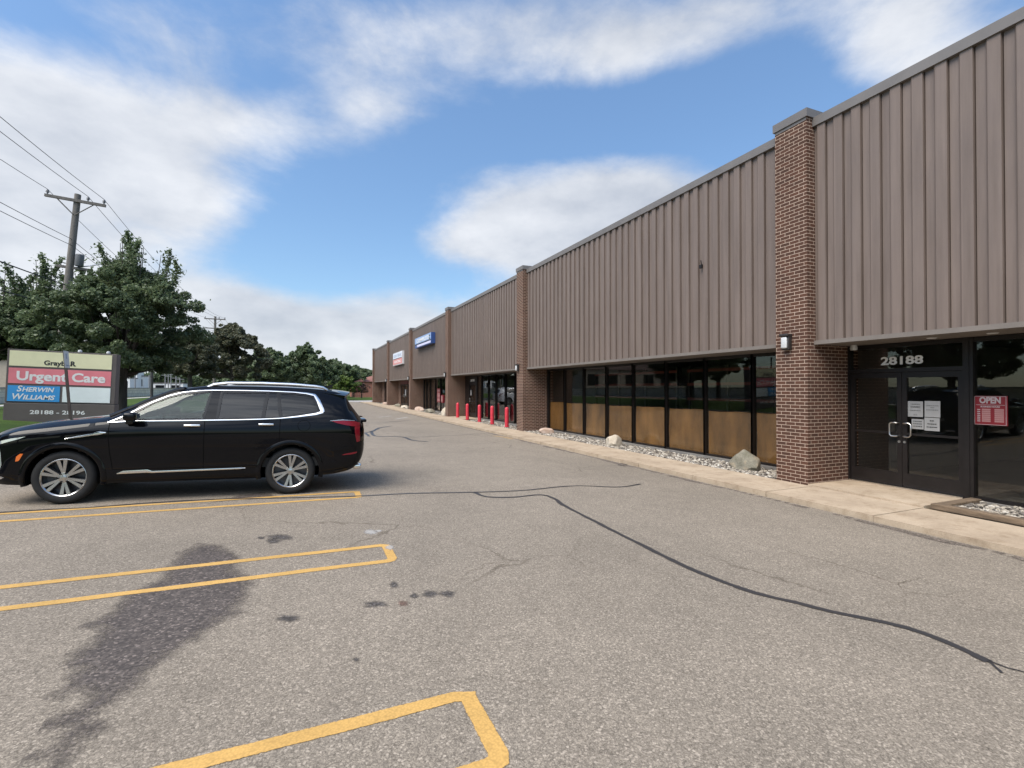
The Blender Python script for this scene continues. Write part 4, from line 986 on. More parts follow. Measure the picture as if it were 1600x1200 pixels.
    MB().rbox(2.46, 2.62, -.80, .80, 1.20, 1.262, .012).build('cowl', M['black_trim'], car, local=True)
    # cabin
    MB().box(-.8, 2.4, -.9, .9, .45, .60).build('cabin_floor', M['seat'], car, local=True)
    MB().rbox(2.05, 2.42, -.88, .88, .85, 1.19, .05).build('dashboard', M['seat'], car, local=True, smooth=True)
    for x in (1.15, .1):
        for s in (1, -1):
            c = s * .42
            st = MB().rbox(x - .05, x + .5, c - .25, c + .25, .60, .82, .06).build('seat', M['seat'], car, local=True, smooth=True)
            b = MB().rbox(x - .18, x + .02, c - .25, c + .25, .78, 1.36, .07); b.rbox(x - .20, x - .08, c - .12, c + .12, 1.40, 1.57, .04); b.tube([(x - .13, c - .05, 1.34), (x - .13, c - .05, 1.42)], .01); b.tube([(x - .13, c + .05, 1.34), (x - .13, c + .05, 1.42)], .01)
            b.build('backrest', M['seat'], st, local=True, smooth=True)
    sw = [(1.93 + .05 * math.cos(a), .42 + .18 * math.sin(a), 1.08 + .18 * math.cos(a)) for a in np.linspace(0, 2 * math.pi, 25)]
    mb = MB().tube(sw, .016, 8, False); mb.tube([(1.93, .25, 1.08), (1.93, .59, 1.08)], .016); mb.tube([(1.94, .42, 1.08), (2.1, .42, 1.02)], .03); mb.build('steering_wheel', M['black_trim'], car, local=True, smooth=True)
    # roof rails, fin, spoiler, mirrors
    for s in (1, -1):
        r = MB(); pts = [(1.30, s * .665, 1.735), (1.20, s * .665, 1.785), (1.0, s * .665, 1.815), (.5, s * .662, 1.826), (0, s * .655, 1.818), (-.35, s * .65, 1.795), (-.47, s * .648, 1.775), (-.54, s * .645, 1.735)]
        r.tube(pts, [.020, .026, .026, .026, .026, .026, .025, .018], 10); r.build('roof_rail', M['satin'], car, local=True, smooth=True)
    MB().prism([(-.44, 1.765), (-.62, 1.765), (-.64, 1.835), (-.60, 1.84)], 'y', -.018, .018).build('antenna_fin', M['black_trim'], car, local=True)
    sp = MB(); vs = []
    pr = [(-.55, 1.755, 1.70), (-.70, 1.742, 1.66), (-.84, 1.726, 1.63), (-.925, 1.712, 1.672), (-.935, 1.700, 1.690)]
    for (x, zt_, zb_) in pr:
        for y in np.linspace(-.72, .72, 13): k = 1 - .04 * abs(y / .72) ** 2; vs += [(x + .10 * (abs(y) / .72) ** 3, y, zt_ * k + .02 * 0), (x + .10 * (abs(y) / .72) ** 3, y, zb_ * k)]
    nn = 26
    fs = []
    for i in range(len(pr) - 1):
        for j in range(12):
            a = i * nn + 2 * j; fs += [(a, a + 2, a + nn + 2, a + nn), (a + 1, a + nn + 1, a + nn + 3, a + 3)]
    for j in range(12):
        a = (len(pr) - 1) * nn + 2 * j; fs.append((a, a + 2, a + 3, a + 1)); fs.append((2 * j, 2 * j + 1, 2 * j + 3, 2 * j + 2))
    for i in range(len(pr) - 1):
        for e in (0, 24): a = i * nn + e; fs.append((a, a + nn, a + nn + 1, a + 1))
    sp.add(vs, fs); sp.build('spoiler', paint, car, local=True, smooth=True)
    for s in (1, -1):
        mm = MB(); y0, y1 = 1.06, 1.25
        mm.rbox(2.08, 2.25, s * y0 if s > 0 else -y1, s * y1 if s > 0 else -y0, 1.225, 1.345, .045, 4); mir = mm.build('mirror', paint, car, local=True, smooth=True, angle=60)
        MB().rbox(2.16, 2.26, s * .95 if s > 0 else -1.08, s * 1.08 if s > 0 else -.95, 1.16, 1.24, .02, 3).build('mirror_arm', M['black_trim'], mir, local=True, smooth=True)
        MB().rbox(2.074, 2.082, s * (y0 + .02) if s > 0 else -(y1 - .02), s * (y1 - .02) if s > 0 else -(y0 + .02), 1.25, 1.325, .003, 1).build('mirror_glass', M['chrome'], mir, local=True)
    # lamps and reflectors
    for o in patch('tail_light', [(-.62, 1.212), (-.80, 1.222), (-1.0, 1.205), (-1.09, 1.18), (-1.09, 1.125), (-.98, 1.12), (-.86, 1.142), (-.72, 1.175)], M['tail'], car, .006, 22, 4, .02, True): pass
    patch('tail_light', [(-1.00, 1.118), (-1.09, 1.122), (-1.10, .86), (-1.04, .845), (-1.015, .95)], M['tail'], car, .006, 10, 8, .02, True)
    line('tail_trim', [(-.60, 1.216), (-.80, 1.232), (-1.0, 1.216)], [.006, .012, .006], M['lens'], car, .007, .004, True)
    patch('reflector', [(-.80, .630), (-.84, .650), (-1.05, .682), (-1.05, .655), (-.95, .637)], M['tail'], car, .006, 10, 2, .01, True)
    patch('bumper_crease', [(-.62, .705), (-.88, .785), (-1.05, .765), (-1.02, .738), (-.8, .718)], paint, car, .016, 12, 4, .03, True)
    line('bumper_trim', [(-.70, .36), (-.95, .40), (-1.06, .48)], [.02, .035, .03], M['black_trim'], car, .006, .01, True)
    patch('side_marker', [(3.545, .700), (3.50, .742), (3.465, .740), (3.515, .640), (3.555, .632)], M['amber'], car, .006, 8, 4, .01, True)
    patch('headlight', [(3.44, .985), (3.62, .955), (3.80, .905), (3.90, .845), (3.90, .800), (3.80, .855), (3.66, .905), (3.52, .950)], M['lens'], car, .008, 16, 5, .02, True)
    patch('headlight', [(3.74, .80), (3.80, .825), (3.84, .80), (3.80, .50), (3.76, .48), (3.72, .58)], M['lens'], car, .006, 8, 10, .02, True)
    patch('lower_grille_trim', [(3.70, .40), (3.82, .44), (3.90, .46), (3.90, .42), (3.82, .40), (3.74, .375)], M['chrome'], car, .008, 8, 3, .02, True)
    MB().rbox(3.955, 4.01, -.52, .52, .52, .84, .03).build('grille', M['chrome'], car, local=True, smooth=True)
    MB().rbox(-1.195, -1.16, -.55, .55, .72, .80, .01).build('bumper_strip', M['satin'], car, local=True)
    MB().rbox(-1.22, -1.13, -.62, .62, 1.17, 1.225, .02).build('tailgate_lip', paint, car, local=True, smooth=True)
    for s in (1, -1): MB().rbox(-1.14, -1.0, s * .55 if s > 0 else -.80, s * .80 if s > 0 else -.55, .36, .44, .02).build('exhaust', M['chrome'], car, local=True, smooth=True)
    return car
suv = build_car('black SUV with bright window trim parked nose to the lawn', M['paint'], (-.12, 9.99, gz(-.12) + .004), math.pi - .046, -.025)

# a pale car of the same body further up the lot, behind the black one; the shop glass mirrors it between the bollards
M['white_paint'] = car_paint('white_car_paint', (.72, .73, .74))
far = copy_tree(suv); far.location = (-.3, 50.5, gz(-.3) + .004); far['label'] = 'white SUV parked farther up the lot, mirrored in the shop glass behind the bollards'
for o in [far] + list(far.children_recursive):
    if o.type == 'MESH' and o.data.materials and o.data.materials[0] == M['paint']:
        o.data = o.data.copy(); o.data.materials[0] = M['white_paint']
# ------------------------------------------------------------------ monument sign, posts, poles and wires
t = empty('monument_sign', (-8.3, 24, .74), 'large grey monument sign with yellow, red, blue and white panels on the lawn', 'sign', rot=(0, math.radians(2.2), 0))
sg = noisy('sign_taupe', (.105, .088, .080), .6, .12, 2)
SW, SB, STP = 1.62, -.35, 2.60         # half width, bottom, top (local)
MB().rbox(-SW, SW, -.22, .22, .66, STP, .012, 2).build('cabinet', sg, t, local=True)
MB().rbox(-SW - .015, SW + .015, -.24, .24, SB, .635, .012, 2).build('base', sg, t, local=True)
MB().box(-SW + .03, SW - .03, -.21, .21, .63, .665).build('shadow_gap', M['ink'], t, local=True)
YF = -.225
def panel(x0, x1, z0, z1, m, lb=None):
    o = MB().box(x0, x1, YF - .008, YF + .004, z0, z1).build('panel', m, t, local=True)
    if lb: o['label'] = lb
    return o
x0, x1 = -1.55, 1.47; zz = lambda f: STP - .05 - f * 1.86
p1 = panel(x0, x1, zz(.30), zz(.0), noisy('cream_yellow_panel', (.74, .70, .44), .45, .05), 'pale yellow top panel')
p2 = panel(x0, x1, zz(.645), zz(.34), noisy('faded_red_panel', (.72, .21, .235), .45, .06), 'faded red middle panel')
p3 = panel(x0, -.06, zz(.995), zz(.685), noisy('sky_blue_panel', (.045, .29, .62), .45, .05), 'bright blue lower left panel')
p4 = panel(.02, x1, zz(.995), zz(.685), noisy('blank_white_panel', (.74, .79, .77), .45, .05), 'blank whitish lower right panel')
SR, SU = (1, 0, 0), (0, 0, 1)
mb = MB(); text_on(mb, 'Grayba', .24, (-.20, YF - .010, zz(.26)), SR, SU, fit=.74, bold=.008, extrude=.003); text_on(mb, 'R', .25, (.28, YF - .010, zz(.26)), SR, SU, bold=.010, extrude=.003)
for xx in (.185, .30): mb.box(xx, xx + .075, YF - .013, YF - .009, zz(.26), zz(.26) + .025)
mb.build('lettering', M['ink'], t, local=True)
mb = MB(); text_on(mb, 'Urgent Care', .46, (-.02, YF - .010, zz(.575)), SR, SU, fit=2.62, bold=.014, extrude=.003); mb.build('lettering', M['white_letter'], t, local=True)
for tx, z in (('HERWIN', .80), ('ILLIAMS', .955)):
    mb = MB(); cap = 'S' if tx[0] == 'H' else 'W'
    text_on(mb, cap, .30, (-1.235 if cap == 'S' else -1.29, YF - .010, zz(z)), SR, SU, bold=.006, extrude=.003, shear=.22)
    text_on(mb, tx, .23, (-.70 if cap == 'S' else -.67, YF - .010, zz(z)), SR, SU, fit=.92, bold=.006, extrude=.003, shear=.22); mb.build('lettering', M['white_letter'], t, local=True)
mb = MB(); text_on(mb, '28188 - 28196', .20, (-.08, YF - .017, .24), SR, SU, fit=1.62, bold=.004, extrude=.003); mb.build('numbers', M['white_letter'], t, local=True)
for x in (.40, 1.28): MB().lathe([(.05, 0), (.07, .04), (.06, .09), (.02, .11)], 14, 'z', (x, 0, STP)).build('top_lamp', M['lamp_glass'], t, local=True, smooth=True)

# leaning accessible-parking sign at the head of a stall
t = empty('parking_sign', (-6.45, 19.3, .44), 'small white parking sign on a thin leaning post before the monument sign', 'sign', rot=(0, math.radians(-4.4), 0))
MB().box(-.035, .035, -.02, .02, -.1, 2.66).build('post', noisy('rusty_brown_post', (.06, .045, .038), .7, .3, 8), t, local=True)
MB().rbox(.036, .042, -.17, .17, 2.14, 2.66, .003, 1).build('plate', noisy('pale_sign_plate', (.55, .58, .58), .5, .1, 6), t, local=True)
mb = MB(); mb.box(.0425, .0435, -.05, .03, 2.42, 2.58); mb.box(.0425, .0435, -.1, .1, 2.20, 2.24); mb.build('symbol', noisy('faded_blue_symbol', (.25, .33, .42), .5, .1), t, local=True)

wood = noisy('weathered_pole_wood', (.15, .135, .12), .95, .3, 2.5, .4, 14, stretch=(6, 6, .5))
def utility_pole(x, y, top, lean, label, big=True):
    t = empty('utility_pole', (x, y, .8), label, 'pole', 'wooden utility poles', rot=(0, lean, 0)); h = top - .8
    MB().tube([(0, 0, -.5), (0, 0, h * .5), (0, 0, h)], [.20, .175, .14], 14).build('post', wood, t, local=True, smooth=True)
    za = h - .38
    MB().box(-1.27, 1.27, -.21, -.10, za - .07, za + .07).build('crossarm', wood, t, local=True)
    for s in (-1, 1): MB().tube([(s * .75, -.16, za - .07), (s * .04, -.16, za - .75)], .025, 6).build('brace', wood, t, local=True)
    for x_ in (-1.17, .50, 1.18):
        MB().lathe([(.03, 0), (.035, .08), (.085, .10), (.05, .15), (.075, .17), (.04, .24)], 12, 'z', (x_, -.155, za + .07)).build('insulator', noisy('grey_porcelain', (.14, .14, .15), .3, .1), t, local=True, smooth=True)
    if big:
        MB().lathe([(.17, 0), (.19, .04), (.19, .58), (.15, .63), (.05, .65)], 20, 'z', (.40, -.1, h - 3.78)).build('transformer', noisy('grey_transformer', (.13, .13, .135), .5, .12), t, local=True, smooth=True)
        MB().box(-.55, .95, -.08, .08, h - 3.95, h - 3.83).build('bracket', wood, t, local=True)
        MB().tube([(.1, 0, h - 3.9), (.9, .3, h - 3.55), (1.25, .45, h - 3.32)], .03, 8).build('lamp_arm', M['steel'], t, local=True, smooth=True)
        MB().rbox(1.15, 1.85, .32, .60, h - 3.36, h - 3.22, .06, 3).build('street_lamp', noisy('lamp_grey', (.42, .43, .44), .5, .08), t, local=True, smooth=True)
    else:
        MB().box(-1.3, 1.3, -.2, -.1, za - 1.35, za - 1.22).build('crossarm', wood, t, local=True)
    return t
utility_pole(-11.75, 32.9, 12.2, math.radians(4.6), 'near wooden utility pole with a transformer and street lamp')
utility_pole(-11.0, 79, 11.9, math.radians(.5), 'distant utility pole with two crossarms above the trees', False)
wire = mat('power_cable', (.02, .02, .02), .6)
def power_line(pts, sag, label, r=.013):
    mb = MB(); path = []
    for a, b in zip(pts, pts[1:]):
        a = Vector(a); b = Vector(b)
        for i in range(24): q = a.lerp(b, i / 24); q.z -= 4 * sag * (i / 24) * (1 - i / 24); path.append(q)
    path.append(Vector(pts[-1])); mb.tube(path, r, 5); tag(mb.build('power_line', wire), label, 'cable', 'overhead cables along the road')
zt0, zt1, px0 = 11.95, 11.75, -10.86
for dx, lb in ((-1.17, 'power line on the left end of the crossarm'), (.50, 'power line on the crossarm just right of the pole'), (1.18, 'power line on the right end of the crossarm')):
    power_line([(-11 + dx, -16, 12.7), (px0 + dx, 32.75, 12.12 - dx * .08), (-11 + dx, 78.8, 11.7), (-11 + dx, 150, 11.5)], 1.1, lb)
power_line([(-11.3, -16, 10.2), (-11.05, 32.7, 9.75), (-11.2, 78.8, 10.2)], .9, 'upper one of the two lines meeting the pole beside the transformer', .014)
power_line([(-11.1, -16, 9.6), (-11.0, 32.7, 9.4), (-11, 78.8, 9.9)], .9, 'lower one of the two lines meeting the pole beside the transformer', .014)
power_line([(-11.3, -16, 8.4), (-11.2, 32.7, 7.3), (-11, 78.8, 8.2)], .8, 'thick cable entering the crown of the maple left of the pole', .028)
power_line([(-11.3, -16, 8.1), (-11.2, 32.7, 6.9), (-11, 78.8, 7.9)], .8, 'thin cable just under the thick one left of the pole', .014)
power_line([(-11.3, -16, 7.2), (-11.2, 32.7, 6.1), (-11, 78.8, 7.2)], .7, 'lowest dark cable entering the trees at the far left', .026)

tag(MB().tube([(-12.4, 54, .3), (-12.4, 54, 4.15)], .12, 8).build('post', noisy('dark_post', (.045, .042, .04), .8, .2), smooth=True), 'single dark wooden post on the lawn right of the monument sign', 'post')
tag(MB().tube([(-11.9, 26.5, .3), (-11.95, 26.5, 4.3)], .05, 8).build('post', M['bronze'], smooth=True), 'thin dark post behind the left edge of the monument sign', 'post')

# concrete block parapet along the road
t = empty('parapet_wall', (-20.6, 60, .8), 'long pale concrete block wall along the road', 'wall')
blk = brick_mat('pale_block', (.88, .81, .68), (.78, .72, .60), (.50, .46, .40), 1.05, .42, .025)
MB().box(-20.75, -20.45, 5, 190, .5, 1.93).build('panels', blk, t); MB().box(-20.82, -20.38, 5, 190, 1.932, 2.05).build('coping', M['concrete_old'], t)

# ------------------------------------------------------------------ trees
def leaf_mat(name, lo, mid, hi):
    m = bpy.data.materials.new(name); m.use_nodes = True; N = m.node_tree.nodes; L = m.node_tree.links; b = N['Principled BSDF']; g = N.new('ShaderNodeNewGeometry')
    c = ramp(N, L, g.outputs['Random Per Island'], [(0, lo), (.5, mid), (1, hi)])
    tc = N.new('ShaderNodeTexCoord'); c = mixc(N, L, 1, c, ramp(N, L, ntex(N, L, tc.outputs['Object'], .55, 4).outputs['Fac'], [(.3, (.66, .69, .68)), (.7, (1.28, 1.25, 1.15))]), 'MULTIPLY')
    L.new(c, b.inputs['Base Color']); b.inputs['Roughness'].default_value = .42; b.inputs['Specular IOR Level'].default_value = .4
    tr = N.new('ShaderNodeBsdfTranslucent'); L.new(c, tr.inputs[0]); x = N.new('ShaderNodeMixShader'); x.inputs[0].default_value = .42
    L.new(b.outputs[0], x.inputs[1]); L.new(tr.outputs[0], x.inputs[2]); L.new(x.outputs[0], N['Material Output'].inputs[0]); return m
LM = {'dark': leaf_mat('maple_leaves', (.085, .116, .062), (.128, .168, .086), (.180, .228, .118)), 'mid': leaf_mat('green_leaves', (.082, .112, .062), (.122, .162, .084), (.175, .222, .115)),
      'rust': leaf_mat('turning_leaves', (.075, .092, .058), (.118, .120, .074), (.16, .15, .092)), 'light': leaf_mat('pale_leaves', (.09, .14, .03), (.14, .20, .045), (.2, .27, .07)),
      'bare': leaf_mat('sparse_red_leaves', (.12, .06, .045), (.17, .09, .07), (.22, .13, .1))}
bark = noisy('bark', (.055, .046, .038), .95, .35, 3, .6, 18, stretch=(4, 4, .6))
def tree(name, loc, h, rad, base, seed, lm, label, cat='tree', group='trees along the road', leaves=22000, leaf=.16, tufts=7, clumps=230, trunk=.2, spires=()):
    rs = np.random.RandomState(seed); t = empty(name, loc, label, cat, group)
    tops = []; mb = MB()
    mb.tube([(0, 0, -.4), (.04, .02, base * .6), (.0, .05, base + .25 * (h - base)), (.06, 0, h * .72)], [trunk * 1.25, trunk, trunk * .75, trunk * .25], 12)
    # crown: many leafy clumps inside a lobed dome with upright tufts on top
    cen = []; rr = []
    for i in range(clumps):
        a = rs.uniform(0, 2 * math.pi); f = rs.uniform(0, 1) ** .75
        prof = math.sin(math.pi * min(1, (.16 + .84 * f)) ** .8) ** .75                      # widest low, closing upward
        wob_ = 1 + .20 * math.sin(3 * a + seed) + .12 * math.sin(5 * a + 2 * seed)
        q = rs.uniform(.0, 1) ** .45 * rad * prof * wob_; z = base + (h * .93 - base) * f
        cen.append((q * math.cos(a), q * math.sin(a), z)); rr.append(rs.uniform(.38, .85) * (1 - .50 * f) * rad / 5.0)
    for i in range(tufts):
        a = rs.uniform(0, 2 * math.pi); q = rs.uniform(0, .62) * rad; top = h * rs.uniform(.86, 1.0) - .18 * h * (q / rad) ** 2; n = 7
        for k in range(n):
            f = k / (n - 1); cen.append((q * math.cos(a) * (1 + .1 * f) + rs.normal(0, .08), q * math.sin(a) + rs.normal(0, .08), h * .6 + (top - h * .6) * f)); rr.append((.70 - .48 * f) * rad / 5.0)
    plumes = []
    for (du, top) in spires:                                                                   # tall leaders, placed across the view
        dy = rs.uniform(-.3, .3) * rad; zb_ = h * .66; plumes.append((du * CT + dy * ST, -du * ST + dy * CT, zb_, top)); mb.tube([(0, 0, base), (du * CT * .8 + dy * ST * .8, -du * ST * .8 + dy * CT * .8, zb_), (du * CT + dy * ST, -du * ST + dy * CT, top - .3)], [trunk * .35, trunk * .2, trunk * .06], 6)
        for k in range(0):
            f = k / (n - 1); cen.append((du * CT + dy * ST + rs.normal(0, .42 - .33 * f), -du * ST + dy * CT + rs.normal(0, .42 - .33 * f), zb_ + (top - zb_) * f + rs.normal(0, .12))); rr.append((.46 - .30 * f) * rad / 5.0 * rs.uniform(.6, 1.4))
    for i in range(26):                                                                        # limbs
        c = cen[rs.randint(len(cen))]; z0 = base * .8 + rs.uniform(0, .5) * (c[2] - base * .8)
        mb.tube([(0, 0, z0), (c[0] * .5, c[1] * .5, z0 + (c[2] - z0) * .4), (c[0] * .92, c[1] * .92, c[2])], [trunk * .42, trunk * .26, trunk * .08], 6)
    mb.build('trunk', bark, t, local=True, smooth=True)
    cen = np.array(cen); rr = np.array(rr); idx = rs.choice(len(cen), leaves, p=rr ** 1.7 / (rr ** 1.7).sum())
    d = rs.normal(size=(leaves, 3)); d /= np.linalg.norm(d, axis=1)[:, None]
    p = cen[idx] + d * (rr[idx] * rs.uniform(.25, 1, leaves) ** .5)[:, None] * np.array([1.12, 1.12, .85])
    if plumes:                                                                                 # loose upright leaders, thinning to the tip
        ex = []
        for (px_, py_, zb_, tp_) in plumes:
            k = 950; f = rs.uniform(0, 1, k) ** 1.1; lump = .35 + .65 * np.abs(np.sin(f * rs.uniform(6, 12) + rs.uniform(0, 6))); sg = ((1 - f) * .55 + .13) * lump
            ph = rs.uniform(0, 6.28, k); ph0 = rs.uniform(0, 6.28); q = np.abs(rs.normal(0, 1, k)) * sg * (1 + .5 * np.cos(ph - ph0 - 5 * f)); sw = .38 * np.sin(f * 4 + rs.uniform(0, 6))
            ex.append(np.stack([px_ + q * np.cos(ph) + sw, py_ + q * np.sin(ph), zb_ + (tp_ - zb_) * f + rs.normal(0, .10, k)], 1))
        ex = np.concatenate(ex); p = np.concatenate([p, ex]); d = np.concatenate([d, rs.normal(size=ex.shape)]); leaves = len(p)
    nrm = rs.normal(size=(leaves, 3)) * .75 + d * .5 + np.array([0, 0, .65]); nrm /= np.linalg.norm(nrm, axis=1)[:, None]
    ref = rs.normal(size=(leaves, 3)); u = np.cross(nrm, ref); u /= np.linalg.norm(u, axis=1)[:, None]; v = np.cross(nrm, u)
    s = leaf * rs.uniform(.6, 1.3, leaves)[:, None]
    dr = nrm * s * .18
    V = np.stack([p - u * s, p - v * s * .55 - dr, p + u * s, p + v * s * .55 - dr], 1).reshape(-1, 3)
    me = bpy.data.meshes.new('crown'); me.vertices.add(4 * leaves); me.vertices.foreach_set('co', V.ravel()); me.loops.add(4 * leaves); me.loops.foreach_set('vertex_index', np.arange(4 * leaves, dtype=np.int32))
    me.polygons.add(leaves); me.polygons.foreach_set('loop_start', np.arange(0, 4 * leaves, 4, dtype=np.int32)); me.update(calc_edges=True); me.validate()
    me.materials.append(lm); o = bpy.data.objects.new('crown', me); C.objects.link(o); o.parent = t
    return t
def at(u, z):
    d = ray(u, V0); return (d.x * z, d.y * z)
def T(u, z, vtop, halfw, vbase, seed, lm, label, **k):
    x, y = at(u, z); px = z / FPX
    if 'sp' in k: k['spires'] = [((us - u) * px, CAMH + (V0 - vs) * px - .6) for us, vs in k.pop('sp')]
    return tree(k.pop('name', 'maple_tree'), (x, y, .6), CAMH + (V0 - vtop) * px - .6, halfw * px, max(.5, CAMH + (V0 - vbase) * px - .6), seed, LM[lm], label, **k)
T(190, 25.5, 392, 108, 578, 1, 'dark', 'big dark maple with upright tufts right of the near utility pole', leaves=100000, clumps=360, tufts=3, leaf=.080, sp=[(128, 430), (143, 425), (165, 395), (178, 388), (192, 372), (203, 366), (214, 372), (228, 380), (236, 384), (248, 402), (262, 438), (276, 452)])
T(70, 28, 440, 82, 562, 2, 'dark', 'maple with a tall tuft left of the near utility pole', leaves=62000, tufts=2, leaf=.084, sp=[(48, 450), (62, 428), (72, 402), (80, 400), (92, 410), (104, 430), (118, 418)])
T(-22, 26, 440, 76, 560, 3, 'dark', 'maple cut by the left edge above the monument sign', leaves=56000, tufts=2, leaf=.084, sp=[(-50, 440), (-20, 430), (12, 470), (22, 418), (30, 440)])
T(296, 50, 508, 46, 586, 4, 'rust', 'brown tinged dark tree just right of the big maple', leaves=45000, leaf=.125, tufts=5)
T(362, 60, 499, 58, 588, 5, 'rust', 'large reddish green tree below the distant utility pole', leaves=55000, leaf=.145, tufts=6)
T(420, 72, 540, 42, 597, 6, 'mid', 'mid green tree in the dip between the two tall crowns', leaves=16000, leaf=.24, tufts=4)
T(476, 78, 536, 44, 603, 7, 'mid', 'rounded green tree above the rear of the black car', leaves=18000, leaf=.26, tufts=5)
T(440, 92, 555, 60, 608, 12, 'mid', 'low wide tree filling behind the rounded green tree', leaves=16000, leaf=.3, tufts=4)
T(520, 105, 560, 44, 606, 8, 'mid', 'distant green tree left of the brick building', leaves=16000, leaf=.3, tufts=4)
T(556, 125, 570, 38, 605, 9, 'mid', 'distant tree behind the small red brick building', leaves=14000, leaf=.34, tufts=4)
T(588, 135, 578, 40, 605, 10, 'mid', 'farthest tree beside the end of the brown building', leaves=12000, leaf=.36, tufts=3)
T(388, 95, 560, 60, 608, 13, 'mid', 'low dense tree seen under the reddish green tree', leaves=14000, leaf=.3, tufts=3)
T(535, 88, 585, 24, 611, 14, 'light', 'small light green tree in front of the red brick building', leaves=9000, leaf=.15, tufts=3, name='ornamental_tree', trunk=.1)
T(565, 90, 597, 15, 613, 15, 'bare', 'small sparse reddish tree against the brick building', leaves=1600, leaf=.12, tufts=3, clumps=120, name='ornamental_tree', trunk=.09)
maple = bpy.data.objects['maple_tree']
for (x, y, rz) in ((-15.5, 17, 1.0), (-16, 8, 2.6), (-14.5, -2, 4.1), (-15, -13, 5.2)):
    c = copy_tree(maple); c.location = (x, y, .5); c.rotation_euler.z = rz; c['label'] = 'maple outside the left edge of the photo, mirrored in the shop glass'
# tree masses beyond the road, low on the horizon
def far_wood(pts, hmin, hmax, seed, n=26000):
    rs = np.random.RandomState(seed); V = []; k = len(pts) - 1
    f = rs.uniform(0, k, n); i = f.astype(int); fr = f - i; P = np.array(pts, float)
    b = P[i] * (1 - fr[:, None]) + P[i + 1] * fr[:, None]
    hh = hmin + (hmax - hmin) * (.5 + .25 * np.sin(f * 5.1) + .15 * np.sin(f * 13.7) + .1 * np.sin(f * 29))
    p = np.stack([b[:, 0] + rs.uniform(-3, 3, n), b[:, 1] + rs.uniform(-3, 3, n), .6 + hh * rs.uniform(0, 1, n) ** .7], 1)
    nrm = rs.normal(size=(n, 3)); nrm /= np.linalg.norm(nrm, axis=1)[:, None]; u = np.cross(nrm, rs.normal(size=(n, 3))); u /= np.linalg.norm(u, axis=1)[:, None]; v = np.cross(nrm, u); s = .55
    V = np.stack([p - u * s, p - v * s, p + u * s, p + v * s], 1).reshape(-1, 3); mb = MB(); mb.v = V.tolist(); mb.f = [(4 * q, 4 * q + 1, 4 * q + 2, 4 * q + 3) for q in range(n)]
    return tag(mb.build('far_wood', LM['mid'], fix=False), 'low dark wood along the horizon beyond the road', 'wood', kind='stuff')
far_wood([(*at(-120, 190),), (*at(60, 200),), (*at(200, 210),), (*at(280, 220),), (*at(360, 230),), (*at(470, 240),), (*at(620, 250),)], 5.0, 9.5, 4)

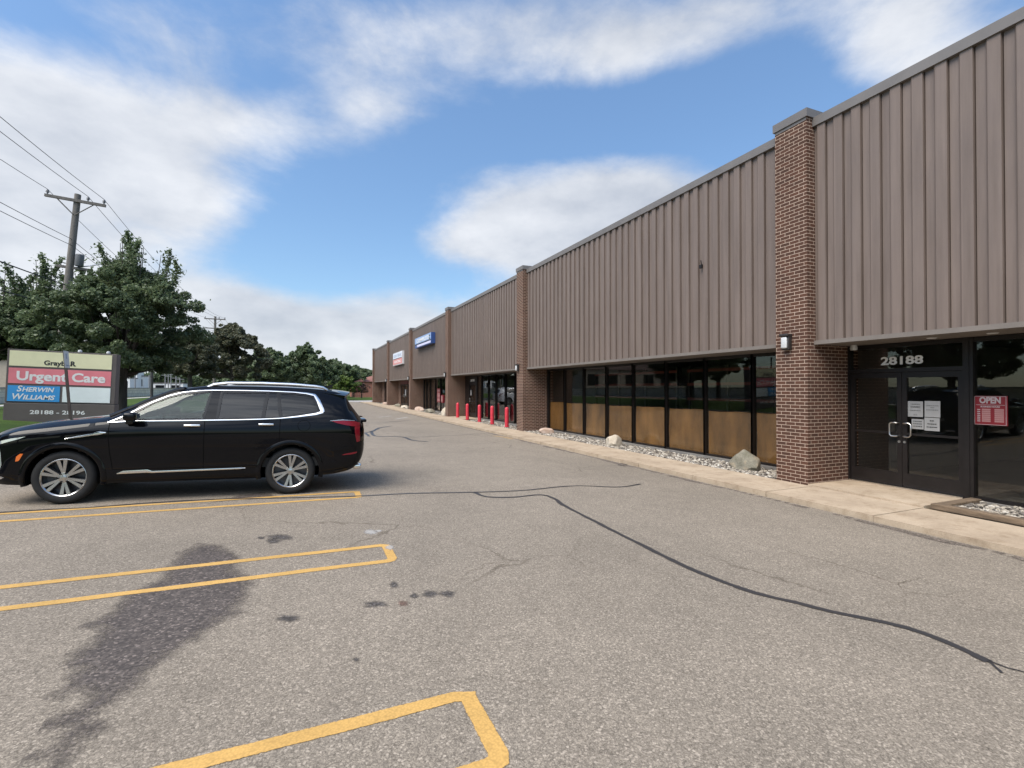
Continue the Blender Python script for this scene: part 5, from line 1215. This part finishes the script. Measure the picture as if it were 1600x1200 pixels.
# ------------------------------------------------------------------ far buildings and poles
def house(name, x0, x1, y0, y1, z0, h, wall, roofm, label, roof='flat', rh=1.2, wins=0):
    t = empty(name, ((x0 + x1) / 2, y0, z0), label, 'building'); MB().box(x0, x1, y0, y1, z0 - .5, z0 + h).build('wall', wall, t); e = .4; zt = z0 + h + .003
    mb = MB()
    if roof == 'flat': mb.box(x0 - .15, x1 + .15, y0 - .15, y1 + .15, zt, zt + .35)
    else:
        i = min(x1 - x0, y1 - y0) / 2; mb.add([(x0 - e, y0 - e, zt), (x1 + e, y0 - e, zt), (x1 + e, y1 + e, zt), (x0 - e, y1 + e, zt), (x0 + i, (y0 + y1) / 2, zt + rh), (x1 - i, (y0 + y1) / 2, zt + rh)], [(0, 1, 5, 4), (1, 2, 5), (2, 3, 4, 5), (3, 0, 4), (0, 3, 2, 1)])
    mb.build('roof', roofm, t)
    for k in range(wins):
        xc = x0 + (x1 - x0) * (k + .5) / wins; wd = (x1 - x0) / wins * .28; f = MB().box(xc - wd, xc + wd, y0 - .06, y0 - .002, z0 + h * .38, z0 + h * .82).build('window', M['bronze'], t)
        MB().box(xc - wd + .08, xc + wd - .08, y0 - .08, y0 - .062, z0 + h * .38 + .08, z0 + h * .82 - .08).build('pane', M['black_trim'], f)
    return t
tan = noisy('tan_wall', (.40, .34, .26), .9, .1); brown_roof = noisy('brown_shingles', (.13, .085, .065), .9, .2, 3); white_wall = noisy('white_wall', (.80, .78, .74), .8, .06); red_roof = noisy('red_brown_shingles', (.24, .105, .08), .9, .2, 3)
house('brick_house', 10.6, 34, 110, 122, .2, 3.2, M['brick_red'], red_roof, 'low red brick building with a reddish roof behind the far lawn', 'hip', 1.9, 8)
x, y = at(45, 66); house('tan_building', x - 26, x + 1.6, y, y + 14, .6, 5.2, tan, brown_roof, 'tan building with a brown hipped roof behind the monument sign', 'hip', 1.9, 6)
for (u, z, wd, h, lb) in ((203, 170, 4, 7.5, 'tall narrow white building far beyond the road'), (213, 175, 4.5, 5.6, 'lower white building right of the tall narrow one'), (188, 160, 5, 4.6, 'low pale building beside the edge of the monument sign'),
                          (262, 190, 10, 3.2, 'long low pale building seen between the tree trunks'), (20, 150, 12, 6.0, 'pale building at the far left behind the sign')):
    x, y = at(u, z); house('pale_building', x - wd / 2, x + wd / 2, y, y + 8, .6, h, white_wall, M['coping'], lb, wins=2)
pl = noisy('grey_pole', (.20, .20, .20), .8, .1)
for (u, z, vt, lb) in ((197, 120, 577, 'thin pole before the tall white building'), (211, 130, 576, 'thin pole left of the lower white building'), (233, 110, 586, 'pale pole beside the dark wooden post'), (258, 140, 584, 'thin pole under the gap in the trees'),
                       (263, 150, 586, 'second thin pole under the gap in the trees'), (267, 150, 583, 'third thin pole under the gap in the trees'), (275, 120, 588, 'thin pole left of the brown tinged tree trunk'), (281, 120, 590, 'short pale pole beside the brown tinged tree trunk')):
    x, y = at(u, z); tz = CAMH + (V0 - vt) * z / FPX
    t = empty('road_pole', (x, y, .6), lb, 'pole', 'thin poles beyond the road'); MB().tube([(x, y, .4), (x, y, tz)], [.17, .11], 8).build('post', pl, t, smooth=True); MB().box(x - .9, x + .9, y - .06, y + .06, tz - .5, tz - .36).build('arm', pl, t)
